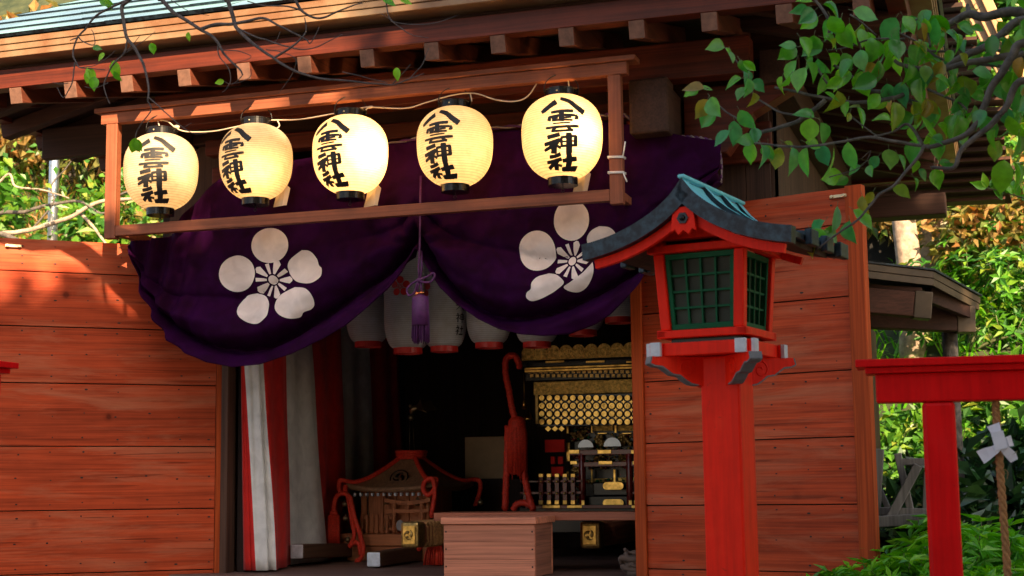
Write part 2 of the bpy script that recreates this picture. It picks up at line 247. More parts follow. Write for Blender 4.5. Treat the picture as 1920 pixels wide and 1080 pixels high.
# ------------------------------------------------------------------ mesh tools
W = {}
def cross_frame(d, up=Vector((0, 0, 1))):
    d = d.normalized(); s = d.cross(up)
    if s.length < 1e-4: s = d.cross(Vector((1, 0, 0)))
    s.normalize(); return d, s, s.cross(d)
class MB:
    def __init__(s): s.bm = bmesh.new()
    def f(s, pts, mi=0, smooth=False):
        fc = s.bm.faces.new([s.bm.verts.new(Vector(p)) for p in pts]); fc.material_index = mi; fc.smooth = smooth; return fc
    def hexa(s, p, mi=0):
        v = [s.bm.verts.new(Vector(q)) for q in p]
        for q in ((0,3,2,1),(4,5,6,7),(0,1,5,4),(1,2,6,5),(2,3,7,6),(3,0,4,7)):
            s.bm.faces.new([v[i] for i in q]).material_index = mi
        return s
    def box(s, x0, x1, y0, y1, z0, z1, mi=0, T=None):
        p = [Vector(q) for q in ((x0,y0,z0),(x1,y0,z0),(x1,y1,z0),(x0,y1,z0),(x0,y0,z1),(x1,y0,z1),(x1,y1,z1),(x0,y1,z1))]
        if T is not None: p = [T @ q for q in p]
        return s.hexa(p, mi)
    def bar(s, a, b, wd, ht, up=(0, 0, 1), mi=0, w2=None, h2=None):
        a, b = Vector(a), Vector(b); d, sd, u = cross_frame(b-a, Vector(up)); w2 = w2 or wd; h2 = h2 or ht
        p = [a-sd*wd/2-u*ht/2, a+sd*wd/2-u*ht/2, b+sd*w2/2-u*h2/2, b-sd*w2/2-u*h2/2,
             a-sd*wd/2+u*ht/2, a+sd*wd/2+u*ht/2, b+sd*w2/2+u*h2/2, b-sd*w2/2+u*h2/2]
        return s.hexa(p, mi)
    def prism(s, pts, vec, mi=0, side=None):
        vec = Vector(vec); a = [s.bm.verts.new(Vector(p)) for p in pts]; b = [s.bm.verts.new(Vector(p)+vec) for p in pts]
        n = len(a); s.bm.faces.new(a[::-1]).material_index = mi; s.bm.faces.new(b).material_index = mi
        for i in range(n): s.bm.faces.new((a[i], a[(i+1) % n], b[(i+1) % n], b[i])).material_index = mi if side is None else side
        return s
    def tube(s, pts, r, n=8, mi=0, cap=True, smooth=True):
        pts = [Vector(p) for p in pts]; rs = r if isinstance(r, (list, tuple)) else [r]*len(pts)
        rings = []; ref = None
        for i, p in enumerate(pts):
            d = (pts[min(i+1, len(pts)-1)] - pts[max(i-1, 0)])
            if d.length < 1e-7: d = Vector((0, 0, 1))
            d.normalize()
            if ref is None:
                ref = d.orthogonal().normalized()
            ref = (ref - d*ref.dot(d))
            if ref.length < 1e-5: ref = d.orthogonal()
            ref.normalize(); o = d.cross(ref)
            rings.append([s.bm.verts.new(p + (ref*math.cos(2*math.pi*k/n) + o*math.sin(2*math.pi*k/n))*rs[i]) for k in range(n)])
        for a, b in zip(rings, rings[1:]):
            for k in range(n):
                fc = s.bm.faces.new((a[k], a[(k+1) % n], b[(k+1) % n], b[k])); fc.material_index = mi; fc.smooth = smooth
        if cap:
            s.bm.faces.new(rings[0][::-1]).material_index = mi; s.bm.faces.new(rings[-1]).material_index = mi
        return s
    def lathe(s, prof, n=32, o=(0, 0, 0), mi=0, T=None, smooth=True):
        o = Vector(o); T = T or Matrix(); rings = []
        for r, z in prof:
            rings.append([s.bm.verts.new(o + (T @ Vector((r*math.cos(2*math.pi*k/n), r*math.sin(2*math.pi*k/n), z)))) for k in range(n)])
        for a, b in zip(rings, rings[1:]):
            for k in range(n):
                fc = s.bm.faces.new((a[k], a[(k+1) % n], b[(k+1) % n], b[k])); fc.material_index = mi; fc.smooth = smooth
        return s
    def ball(s, c, r, mi=0, n=12, sq=(1, 1, 1)):
        c = Vector(c); prof = [(max(1e-4, math.sin(math.pi*i/8)), -math.cos(math.pi*i/8)) for i in range(9)]
        T = Matrix.Diagonal((r*sq[0], r*sq[1], r*sq[2])); return s.lathe(prof, n, c, mi, T)
    def disc(s, c, nrm, r, th, mi=0, n=16, up=(0, 0, 1), sx=1.0):
        c = Vector(c); nrm = Vector(nrm).normalized(); d, sd, u = cross_frame(nrm, Vector(up))
        pts = [c + sd*math.cos(2*math.pi*k/n)*r*sx + u*math.sin(2*math.pi*k/n)*r for k in range(n)]
        return s.prism(pts, nrm*th, mi)
    def leaf(s, p, d, nrm, L, wd, mi=0, fold=.25, droop=.15, fine=False):
        p = Vector(p); d = Vector(d).normalized(); sd = d.cross(Vector(nrm))
        if sd.length < 1e-4: sd = d.orthogonal()
        sd.normalize(); nn = sd.cross(d)
        if not fine:
            a = s.bm.verts.new(p); t = s.bm.verts.new(p + d*L - nn*L*droop)
            l = s.bm.verts.new(p + d*L*.45 - sd*wd/2 + nn*wd*fold*.5); r_ = s.bm.verts.new(p + d*L*.45 + sd*wd/2 + nn*wd*fold*.5)
            s.bm.faces.new((a, r_, t)).material_index = mi; s.bm.faces.new((a, t, l)).material_index = mi
            return s
        prof = ((0, .02), (.10, .55), (.28, .95), (.48, 1.0), (.66, .80), (.82, .42), (.92, .15), (1.0, .0))
        rows = []
        for t, k in prof:
            c = p + d*L*t - nn*L*droop*t*t; j = 1 + .12*math.sin(t*31+L*900)
            if k < .015: rows.append([s.bm.verts.new(c)])
            else: rows.append([s.bm.verts.new(c - sd*wd/2*k*j + nn*wd*fold*k), s.bm.verts.new(c), s.bm.verts.new(c + sd*wd/2*k*j + nn*wd*fold*k)])
        for a, b in zip(rows, rows[1:]):
            if len(b) == 1: fs = [(a[0], a[1], b[0]), (a[1], a[2], b[0])]
            else: fs = [(a[0], a[1], b[1], b[0]), (a[1], a[2], b[2], b[1])]
            for q in fs: fc = s.bm.faces.new(q); fc.material_index = mi; fc.smooth = True
        return s
    def build(s, name, mats, root=None, loc=None, bevel=0, solid=0, recalc=True, frame=None):
        if recalc: bmesh.ops.recalc_face_normals(s.bm, faces=s.bm.faces)
        if frame is not None: T = frame
        elif root is not None: T = W[root]
        else: T = Matrix.Translation(Vector(loc)) if loc is not None else Matrix()
        s.bm.transform(T.inverted())
        me = bpy.data.meshes.new(name); s.bm.to_mesh(me); s.bm.free()
        for m in (mats if isinstance(mats, (list, tuple)) else [mats]): me.materials.append(m)
        o = bpy.data.objects.new(name, me); col.objects.link(o); W[o] = T
        if root is not None:
            o.parent = root
            if frame is not None: o.matrix_local = W[root].inverted() @ T
        else: o.matrix_world = T
        if bevel:
            b = o.modifiers.new('bevel', 'BEVEL'); b.width = bevel; b.segments = 2; b.limit_method = 'ANGLE'; b.angle_limit = R(40); b.harden_normals = False
        if solid:
            b = o.modifiers.new('thickness', 'SOLIDIFY'); b.thickness = solid; b.offset = 0
        return o
def pieces(o):      # every loose piece of a part becomes a part of its own, same name
    bm = bmesh.new(); bm.from_mesh(o.data); seen = set(); out = []; bm.verts.ensure_lookup_table()
    for v in bm.verts:
        if v.index in seen: continue
        st, grp = [v], {v.index}
        while st:
            for e in st.pop().link_edges:
                for w_ in e.verts:
                    if w_.index not in grp: grp.add(w_.index); st.append(w_)
        seen |= grp; out.append(grp)
    for k, grp in enumerate(out):
        b2 = bm.copy(); b2.verts.ensure_lookup_table(); bmesh.ops.delete(b2, geom=[w_ for w_ in b2.verts if w_.index not in grp], context='VERTS')
        if k == 0: keep = b2; continue
        c = o.copy(); c.data = o.data.copy(); b2.to_mesh(c.data); b2.free(); col.objects.link(c); W[c] = W[o]
    keep.to_mesh(o.data); keep.free(); bm.free(); return o
def tag(o, label=None, cat=None, group=None, kind=None):
    if label: o['label'] = label
    if cat: o['category'] = cat
    if group: o['group'] = group
    if kind: o['kind'] = kind
    return o
def thing(name, label, cat, loc=(0, 0, 0), rz=0, group=None):
    o = bpy.data.objects.new(name, None); col.objects.link(o); o.location = loc; o.rotation_euler = (0, 0, rz); o.empty_display_size = .2
    W[o] = Matrix.Translation(Vector(loc)) @ Matrix.Rotation(rz, 4, 'Z'); return tag(o, label, cat, group)
def kids(o): return [c for c in col.objects if c.parent == o]
def copy_tree(o, parent=None):
    c = o.copy(); col.objects.link(c); c.parent = parent
    for ch in kids(o): copy_tree(ch, c)
    return c
def smooth_path(pts, n=6):
    pts = [Vector(p) for p in pts]
    if len(pts) < 3: return [pts[0].lerp(pts[-1], i/n) for i in range(n+1)]
    out = []
    for i in range(len(pts)-1):
        p0, p1, p2, p3 = pts[max(i-1, 0)], pts[i], pts[i+1], pts[min(i+2, len(pts)-1)]
        for k in range(n):
            t = k/n; out.append(.5*((2*p1) + (p2-p0)*t + (2*p0-5*p1+4*p2-p3)*t*t + (3*p1-p0-3*p2+p3)*t*t*t))
    return out + [pts[-1]]
def interp(tab, x):
    if x <= tab[0][0]: return tab[0][1]
    for (a, b), (c, d) in zip(tab, tab[1:]):
        if x <= c: return b + (d-b)*(x-a)/(c-a)
    return tab[-1][1]
def sstep(a, b, x):
    t = max(0, min(1, (x-a)/(b-a))); return t*t*(3-2*t)

# ------------------------------------------------------------------ ground and hill
FLOOR = 1.11
g = MB(); g.f([(-150, -150, 0), (150, -150, 0), (150, 150, 0), (-150, 150, 0)]); tag(g.build('ground', M['gravel']), kind='structure')
def hill_z(x, y):
    t = max(0, y-3.9 - .35*math.sin(x*.6))
    e = sstep(1.2, 3.2, x)*sstep(1.0, 3.0, y)*.9
    return -.06 + e + .95*t*sstep(0, 2.5, t) + .25*noise.noise((x*.5, y*.5, 1)) * sstep(0, 1.5, t+e)
g = MB(); NX, NY = 70, 46
gv = [[g.bm.verts.new((-20+40*i/NX, .2+24*j/NY, hill_z(-20+40*i/NX, .2+24*j/NY))) for i in range(NX+1)] for j in range(NY+1)]
for j in range(NY):
    for i in range(NX): g.bm.faces.new((gv[j][i], gv[j][i+1], gv[j+1][i+1], gv[j+1][i])).smooth = True
tag(g.build('hillside', M['soil']), kind='structure')

# ------------------------------------------------------------------ the hall
hall = thing('shrine_hall', 'wooden shrine hall with raised floor, open red plank doors and green copper roof', 'shrine hall', (.3, .5, 0))
EX0, EX1, EY0, EY1 = -2.4, 3.05, -1.05, 3.7
# platform and floor
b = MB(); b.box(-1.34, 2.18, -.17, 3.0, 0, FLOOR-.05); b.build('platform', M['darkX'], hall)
b = MB(); yy = -.205
while yy < 3.0:
    b.box(-1.36, 2.2, yy, yy+.196, FLOOR-.048, FLOOR); yy += .2
b.build('floor', M['greyX'], hall, bevel=.003)
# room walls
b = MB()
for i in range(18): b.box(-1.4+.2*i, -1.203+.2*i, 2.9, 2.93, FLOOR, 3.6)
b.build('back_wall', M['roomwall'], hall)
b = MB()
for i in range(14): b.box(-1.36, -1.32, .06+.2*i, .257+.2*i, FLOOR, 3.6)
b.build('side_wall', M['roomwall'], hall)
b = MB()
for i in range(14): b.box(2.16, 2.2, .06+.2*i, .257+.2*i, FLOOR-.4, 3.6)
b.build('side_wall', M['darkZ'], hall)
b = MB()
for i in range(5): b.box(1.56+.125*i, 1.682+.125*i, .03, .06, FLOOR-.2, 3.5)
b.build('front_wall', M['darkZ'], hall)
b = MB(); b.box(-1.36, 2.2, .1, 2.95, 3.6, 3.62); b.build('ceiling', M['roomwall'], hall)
# posts
def post(x0, x1, y0, y1, z0, z1, m='darkZ', name='post'):
    b = MB(); b.box(x0, x1, y0, y1, z0, z1); return b.build(name, m if not isinstance(m, str) else M[m], hall, bevel=.004)
post(-.905, -.862, -.045, .05, FLOOR-.1, 3.5, 'darkZ', 'jamb')
post(-.855, -.80, .06, .16, FLOOR, 3.5, 'roomwall', 'jamb')
post(1.455, 1.512, -.05, .03, FLOOR-.2, 3.5, 'plankZ', 'jamb')
post(1.50, 1.72, .062, .26, 0, 3.6, 'darkZ')
post(-1.36, -.9, .062, .2, 0, 3.6, 'darkZ')
post(2.05, 2.2, .062, .2, 0, 3.6, 'darkZ')
# beams
def beam(name, x0, x1, y0, y1, z0, z1, m='redbeam', bv=.008):
    b = MB(); n = 14
    for i in range(1): pass
    ps = []
    for i in range(n+1):
        x = x0+(x1-x0)*i/n; k = .008*noise.noise((x*2.3, y0*5, z0*3)); k2 = .008*noise.noise((x*2.1+9, y0*5, z1*3))
        ps.append([b.bm.verts.new(q) for q in ((x, y0+k, z0+k2), (x, y1, z0+k2), (x, y1, z1), (x, y0+k, z1))])
    for a, c in zip(ps, ps[1:]):
        for k in range(4): b.bm.faces.new((a[k], c[k], c[(k+1) % 4], a[(k+1) % 4]))
    b.bm.faces.new(ps[0]); b.bm.faces.new(ps[-1][::-1])
    return b.build(name, M[m], hall, bevel=bv)
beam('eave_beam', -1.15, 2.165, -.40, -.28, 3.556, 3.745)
beam('header_beam', -2.17, 2.35, .0, .058, 3.545, 3.735, 'darkX')
beam('tie_beam', -1.0, 1.9, -.10, -.005, 3.455, 3.543)
beam('lintel', -1.0, 2.2, -.02, .03, 3.19, 3.40)
b = MB(); b.box(1.59, 1.785, -.55, -.403, 3.26, 3.535); b.box(1.60, 1.775, -.403, .062, 3.28, 3.52); b.build('beam_end', M['darkY'], hall, bevel=.012)
b = MB(); p0 = [(1.79, -.2, 3.21), (2.0, -.2, 3.21), (2.03, -.2, 3.25), (2.14, -.2, 3.40), (2.38, -.2, 3.53), (2.38, -.2, 3.555), (1.79, -.2, 3.555)]
b.prism(p0, (0, .13, 0)); b.build('bracket_arm', M['redbeam'], hall, bevel=.006)
p = at(1773, 380, 3.0); beam('rear_beam', .8, p.x, 3.0, 3.2, p.z-.075, p.z+.075, 'darkX')
b = MB(); b.bar((2.25, -.25, 3.62), (2.25, 3.1, 3.62), .13, .17); b.build('side_beam', M['darkY'], hall, bevel=.006)
b = MB(); b.bar((-1.2, -.25, 3.62), (-1.2, 3.1, 3.62), .13, .17); b.build('side_beam', M['darkY'], hall, bevel=.006)
# roof: a hip of four slopes, copper courses on top, boards under the rafters
ZE, SL = 3.955, math.tan(R(30)); IN = .27
rx0, rx1, ry = EX0+2.35, EX1-2.35, (EY0+EY1)/2; rz_ = ZE+(ry-EY0)*SL
b = MB(); n = 15; dy = (ry-EY0)/n
def ring(t, dz): # rectangle of the roof at inset t (metres)
    return [Vector((EX0+t, EY0+t, ZE+t*SL+dz)), Vector((EX1-t, EY0+t, ZE+t*SL+dz)), Vector((EX1-t, EY1-t, ZE+t*SL+dz)), Vector((EX0+t, EY1-t, ZE+t*SL+dz))]
for i in range(n):
    a = ring(i*dy-.012, .016); c = ring((i+1)*dy+.004, .002); e = ring(i*dy+.004, -.004)
    for k in range(4):
        j = (k+1) % 4; L_ = (a[j]-a[k]).length; m = max(1, int(L_/.62))
        for q in range(m):   # sheets of each course, staggered, a hair apart
            s0 = (q + (.5 if i % 2 and q else 0))/m; s1 = min(1, (q+1+(.5 if i % 2 and q+1 < m else 0))/m)
            dz = Vector((0, 0, .0025*((q*7+i*3) % 3)))
            b.f([a[k].lerp(a[j], s0)+dz, a[k].lerp(a[j], s1)+dz, c[k].lerp(c[j], s1), c[k].lerp(c[j], s0)])
            b.f([e[k].lerp(e[j], s0), e[k].lerp(e[j], s1), a[k].lerp(a[j], s1)+dz, a[k].lerp(a[j], s0)+dz], 1)  # course butts coloured dark to give shaded gap lines
roof = b.build('roof', [M['copper'], M['lroofdark']], hall, recalc=False)
# fascia: three stepped copper-clad layers all round, gutter-less eave
def eave_ring(name, t0, t1, z0, z1, m, par):
    b = MB(); o0 = [(EX0+t0, EY0+t0), (EX1-t0, EY0+t0), (EX1-t0, EY1-t0), (EX0+t0, EY1-t0)]
    i0 = [(EX0+t1, EY0+t1), (EX1-t1, EY0+t1), (EX1-t1, EY1-t1), (EX0+t1, EY1-t1)]
    for k in range(4):
        j = (k+1) % 4
        b.hexa([(*o0[k], z0), (*o0[j], z0), (*i0[j], z0), (*i0[k], z0), (*o0[k], z1), (*o0[j], z1), (*i0[j], z1), (*i0[k], z1)])
    return b.build(name, m, par, bevel=.003)
for k in range(3): eave_ring('fascia_board', .012+.007*(2-k), .25, 3.848+.034*k, 3.8805+.034*k, M['fascia'], hall)
eave_ring('eave_batten', .125, .21, 3.712, 3.815, M['redbeam'], hall)
eave_ring('eave_soffit', .17, .26, 3.816, 3.846, M['darkX'], hall)
# underside boards
b = MB(); SR = math.tan(R(14)); t1 = 1.2
o0 = ring(.2, 0); 
for v in o0: v.z = 3.735
i0 = ring(t1, 0)
for v in i0: v.z = 3.735+SR*(t1-.2)
for k in range(4):
    j = (k+1) % 4
    for q in range(5):
        s0, s1 = q/5, (q+1)/5-.004
        a0, a1 = o0[k].lerp(i0[k], s0), o0[j].lerp(i0[j], s0); c0, c1 = o0[k].lerp(i0[k], s1), o0[j].lerp(i0[j], s1)
        b.hexa([a0, a1, c1, c0, a0+Vector((0, 0, .02)), a1+Vector((0, 0, .02)), c1+Vector((0, 0, .02)), c0+Vector((0, 0, .02))])
b.build('roof_boards', M['darkX'], hall)
b = MB(); b.box(EX0+t1-.02, EX1-t1+.02, EY0+t1-.02, EY1-t1+.02, 3.98, 4.0); b.build('roof_deck', M['darkX'], hall)
# rafters
def rafter(a, d, m):
    d = Vector(d); b = MB(); L_ = .98
    b.bar(Vector(a), Vector(a)+d*L_+Vector((0, 0, SR*L_)), .075, .085, mi=0)
    b.bm.faces.ensure_lookup_table()
    for f_ in b.bm.faces:
        if f_.normal.dot(d) < -.9: f_.material_index = 1
    bmesh.ops.recalc_face_normals(b.bm, faces=b.bm.faces)
    for f_ in b.bm.faces:
        if f_.normal.dot(d) < -.8: f_.material_index = 1
    b.build('rafter', [m, M['endgrain']], hall, bevel=.003)
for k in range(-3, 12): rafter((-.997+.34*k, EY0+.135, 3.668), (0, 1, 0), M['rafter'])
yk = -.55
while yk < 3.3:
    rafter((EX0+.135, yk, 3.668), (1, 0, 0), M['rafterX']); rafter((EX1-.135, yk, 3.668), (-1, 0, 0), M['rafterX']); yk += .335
# doors
def plank_door(h, ang, sgn, length, seams, z0, z1, tilt, end_w, latch_px):
    # h hinge point (x, y); the door runs along d and swings towards the viewer
    d = Vector((sgn*math.cos(ang), -math.sin(ang), 0)); nrm = Vector((-sgn*math.sin(ang)*1, -math.cos(ang), 0))
    H = Vector((h[0], h[1], 0)); up = Vector((0, 0, 1)) + d*tilt
    def P(t, z, o): return H + d*t + Vector((0, 0, z)) + d*0 + nrm*o + Vector((0, 0, tilt*t))
    b = MB(); zs = [z1]+seams+[z0]
    for i, (za, zb) in enumerate(zip(zs, zs[1:])):
        g_ = .003; o = .0016*((i*5) % 3)
        b.hexa([P(end_w[0], zb+g_, 0), P(length-end_w[1], zb+g_, 0), P(length-end_w[1], zb+g_, .022+o), P(end_w[0], zb+g_, .022+o),
                P(end_w[0], za-g_, 0), P(length-end_w[1], za-g_, 0), P(length-end_w[1], za-g_, .020+o), P(end_w[0], za-g_, .020+o)])
        for zz in (za-.035, zb+.04, (za+zb)/2):     # rows of dark nail heads
            k = 0; t = end_w[0]+.03
            while t < length-end_w[1]-.01:
                if random.random() < .88: b.disc(P(t+random.uniform(-.008, .008), zz+random.uniform(-.012, .012), .0245+.0), nrm, random.uniform(.0028, .005), .0012, 1, 7, sx=random.uniform(1, 2.2))
                t += .17
    b.build('plank_panel', [M['plankX'], M['nail']], door, bevel=.0035)
    for (t0, t1_) in ((0, end_w[0]-.002), (length-end_w[1]+.002, length)):
        b = MB(); b.hexa([P(t0, z0, -.02), P(t1_, z0, -.02), P(t1_, z0, .032), P(t0, z0, .032), P(t0, z1+.004, -.02), P(t1_, z1+.004, -.02), P(t1_, z1+.004, .032), P(t0, z1+.004, .032)])
        b.build('stile', M['plankZ'], door, bevel=.003)
    b = MB(); b.hexa([P(end_w[0], z0, -.03), P(length-end_w[1], z0, -.03), P(length-end_w[1], z0, -.003), P(end_w[0], z0, -.003), P(end_w[0], z1-.01, -.03), P(length-end_w[1], z1-.01, -.03), P(length-end_w[1], z1-.01, -.003), P(end_w[0], z1-.01, -.003)])
    b.build('backing', M['darkX'], door)
    n_ = nrm
    q = on(latch_px[0], latch_px[1], P(0, 2, .03), n_)
    b = MB(); b.bar(q-d*.042, q+d*.042, .016, .018, up=nrm); b.tube([q-d*.03+nrm*.004, q-d*.03+nrm*.017], .008, 10); b.tube([q+d*.03+nrm*.004, q+d*.03+nrm*.017], .008, 10)
    b.build('latch', M['brass'], door, bevel=.002)
    return P
def sub(name):
    return None
DH = Vector((-.91, -.012, 0))
door = thing('x', None, None); bpy.data.objects.remove(door)
def door_root(name, h, rz):
    b = MB(); b.box(h[0]-.006, h[0]+.006, h[1]-.006, h[1]+.006, 1.3, 2.9)
    return b.build(name, M['nail'], hall, frame=Matrix.Translation((h[0], h[1], 0)) @ Matrix.Rotation(rz, 4, 'Z'))
door = door_root('door', (-.905, .0), R(40)); door['label'] = 'left plank door swung open towards the viewer'
PL = plank_door((-.91, -.0), R(40), -1, 1.245, [2.746, 2.448, 2.143, 1.805, 1.464, 1.131], .85, 2.925, .004, (.052, .02), (25, 461))
door = door_root('door', (1.515, .0), R(-16.5)); door['label'] = 'right plank door, a little wider, opened at a shallow angle'
PR = plank_door((1.518, -.006), R(16.5), 1, 1.205, [2.783, 2.436, 2.088, 1.776, 1.464, 1.149], .85, 2.958, .006, (.002, .085), (1572, 368))
# bamboo pole behind the curtain
b = MB(); b.tube([at(1130, 318, -.06), at(1420, 410, -.06)], .022, 10); tag(b.build('bamboo_pole', M['bamboo']), 'tan pole slanting behind the purple curtain, right of the lantern frame', 'pole')

# ------------------------------------------------------------------ lantern frame
FY = -.70
fr = thing('lantern_rack', 'long reddish wooden frame hung under the eave to carry the five lit lanterns', 'lantern frame', (.15, FY, 2.9))
x0, x1 = -1.29, 1.62; zt = 3.585
b = MB(); b.box(x0, x1, FY, FY+.05, 3.525, 3.585); b.build('top_rail', M['frameX'], fr, bevel=.003)
b = MB(); b.box(x0-.035, x1+.045, FY-.015, FY+.09, 3.587, 3.612); b.build('rail_cap', M['frameX'], fr, bevel=.003)
pl_ = at(207, 330, FY).x; pr_ = at(1153, 250, FY).x
b = MB(); b.box(pl_-.034, pl_+.034, FY+.002, FY+.048, 2.90, 3.524); b.build('post', M['frameZ'], fr, bevel=.003)
b = MB(); b.box(pr_-.032, pr_+.032, FY+.002, FY+.048, 2.895, 3.524); b.build('post', M['frameZ'], fr, bevel=.003)
b = MB(); b.box(pl_+.035, pr_-.033, FY+.002, FY+.044, 2.912, 2.968); b.build('bottom_rail', M['frameX'], fr, bevel=.003)
for px_ in (pl_, pr_):
    b = MB(); b.box(px_-.02, px_+.02, FY+.05, -.30, 2.925, 2.965); b.build('stay', M['frameX'], fr, bevel=.003)
b = MB()
for z in (3.12, 3.045):
    for dz in (0, .006):
        b.tube([(pr_-.037, FY-.003, z+dz), (pr_+.037, FY-.003, z-.004+dz), (pr_+.037, FY+.053, z+dz), (pr_-.037, FY+.053, z+dz), (pr_-.037, FY-.003, z+dz)], .003, 6)
b.tube([(pr_+.036, FY, 3.12), (pr_+.045, FY-.01, 3.15), (pr_+.052, FY-.01, 3.19)], .0035, 6)
b.tube([(pr_+.036, FY, 3.045), (pr_+.046, FY-.01, 3.02), (pr_+.056, FY-.01, 2.995)], .0035, 6)
tag(b.build('binding_string', M['string'], loc=(pr_, FY, 3.08)), 'white string tied twice round the lantern frame right post', 'string')

# ------------------------------------------------------------------ writing (brush strokes, unit = lantern radius)
def S(w, *p): return (w, p)
# traced in a 350-unit radius frame: x right, y down
KANJI = [
 S((34, 24), (392, 222), (345, 250), (262, 305)), S((20, 36), (425, 196), (500, 222), (560, 265), (628, 310)),
 S((17, 19), (345, 312), (440, 302), (532, 302)), S((30, 36), (430, 302), (432, 350), (430, 388)), S((17, 15), (322, 352), (440, 336), (550, 338)),
 S((22, 24), (334, 348), (326, 382)), S((20, 12), (550, 334), (566, 358), (540, 362)), S((13, 13), (350, 362), (404, 358)), S((12, 12), (455, 358), (515, 352)), S((14, 12), (352, 380), (440, 376), (526, 378)),
 S((10, 9), (358, 405), (505, 398)), S((14, 19), (296, 440), (440, 432), (578, 427)), S((16, 14), (385, 438), (350, 466)), S((15, 14), (345, 467), (430, 466), (520, 460)), S((15, 18), (478, 438), (526, 466)),
 S((24, 26), (310, 516), (360, 508), (416, 496)), S((22, 28), (284, 574), (350, 560), (420, 542)), S((28, 18), (400, 556), (350, 590), (284, 622)), S((32, 36), (366, 562), (368, 610), (364, 652)), S((15, 18), (385, 585), (425, 608)),
 S((15, 15), (428, 518), (430, 595)), S((22, 24), (546, 506), (546, 590)), S((16, 16), (424, 522), (490, 514), (556, 510)), S((10, 10), (430, 556), (545, 550)), S((15, 15), (424, 592), (490, 588), (556, 585)), S((36, 36), (490, 482), (492, 570), (488, 662)),
 S((20, 24), (328, 676), (375, 672), (422, 655)), S((20, 24), (305, 718), (360, 712), (430, 696)), S((24, 20), (404, 704), (360, 735), (303, 770)), S((28, 32), (378, 722), (380, 755), (376, 786)), S((14, 18), (395, 742), (432, 752)),
 S((22, 30), (436, 710), (490, 702), (556, 690)), S((34, 36), (490, 655), (491, 710), (488, 772)), S((26, 36), (428, 778), (500, 776), (580, 770))]
KANJI = [(w, [((x-440)/350, (y-515)/350) for x, y in p]) for w, p in KANJI]
TENJIN = [S((9, 8), (-38, -118), (38, -122)), S((9, 9), (-48, -88), (48, -92)), S((10, 5), (0, -120), (-8, -80), (-46, -48)), S((6, 12), (0, -92), (20, -66), (50, -46))]
JIN = [(7, 11, -36, -36, -24, -26), (8, 8, -48, -16, -14, -20), (9, 4, -14, -20, -30, 2, -50, 16), (9, 9, -30, 0, -30, 44), (5, 9, -24, 2, -12, 12),
       (7, 7, -2, -24, -2, 18), (8, 8, 42, -26, 42, 18), (7, 7, -2, -24, 42, -27), (6, 6, -2, -4, 42, -5), (7, 7, -2, 16, 42, 15), (9, 7, 20, -42, 20, 50)]
SHA = [(7, 11, -36, -38, -24, -28), (8, 8, -48, -18, -14, -22), (9, 4, -14, -22, -30, 2, -50, 18), (9, 9, -30, 0, -30, 44), (5, 9, -24, 4, -12, 14),
       (8, 9, -4, -12, 42, -16), (10, 9, 18, -40, 18, 34), (9, 12, -10, 38, 50, 34)]
def strokes_of(lst, oy): return [((a[0], a[1]), [(a[i], a[i+1]+oy) for i in range(2, len(a), 2)]) for a in lst]
TEXT2 = TENJIN + strokes_of(JIN, 20) + strokes_of(SHA, 132)
def ink(b, strokes, wscale, surf, wk=1.0):
    for si, (wd, pts) in enumerate(strokes):
        P = [Vector((x, y, 0)) for x, y in pts]; P = smooth_path(P, 5 if len(P) > 2 else 8); n = len(P); prev = None; cum = .00012*si
        for i, p in enumerate(P):
            t = i/(n-1); d = (P[min(i+1, n-1)]-P[max(i-1, 0)]).normalized(); q = Vector((-d.y, d.x, 0))
            hw = (wd[0]+(wd[1]-wd[0])*t)*wscale/2*wk*(1+.06*math.sin(i*2.7+si))
            hw *= .82 if i in (0, n-1) else 1
            row = [b.bm.verts.new(surf(p.x+q.x*hw*k, p.y+q.y*hw*k, cum)) for k in (-1, -.33, .33, 1)]
            if prev:
                for k in range(3): b.bm.faces.new((prev[k], prev[k+1], row[k+1], row[k]))
            prev = row

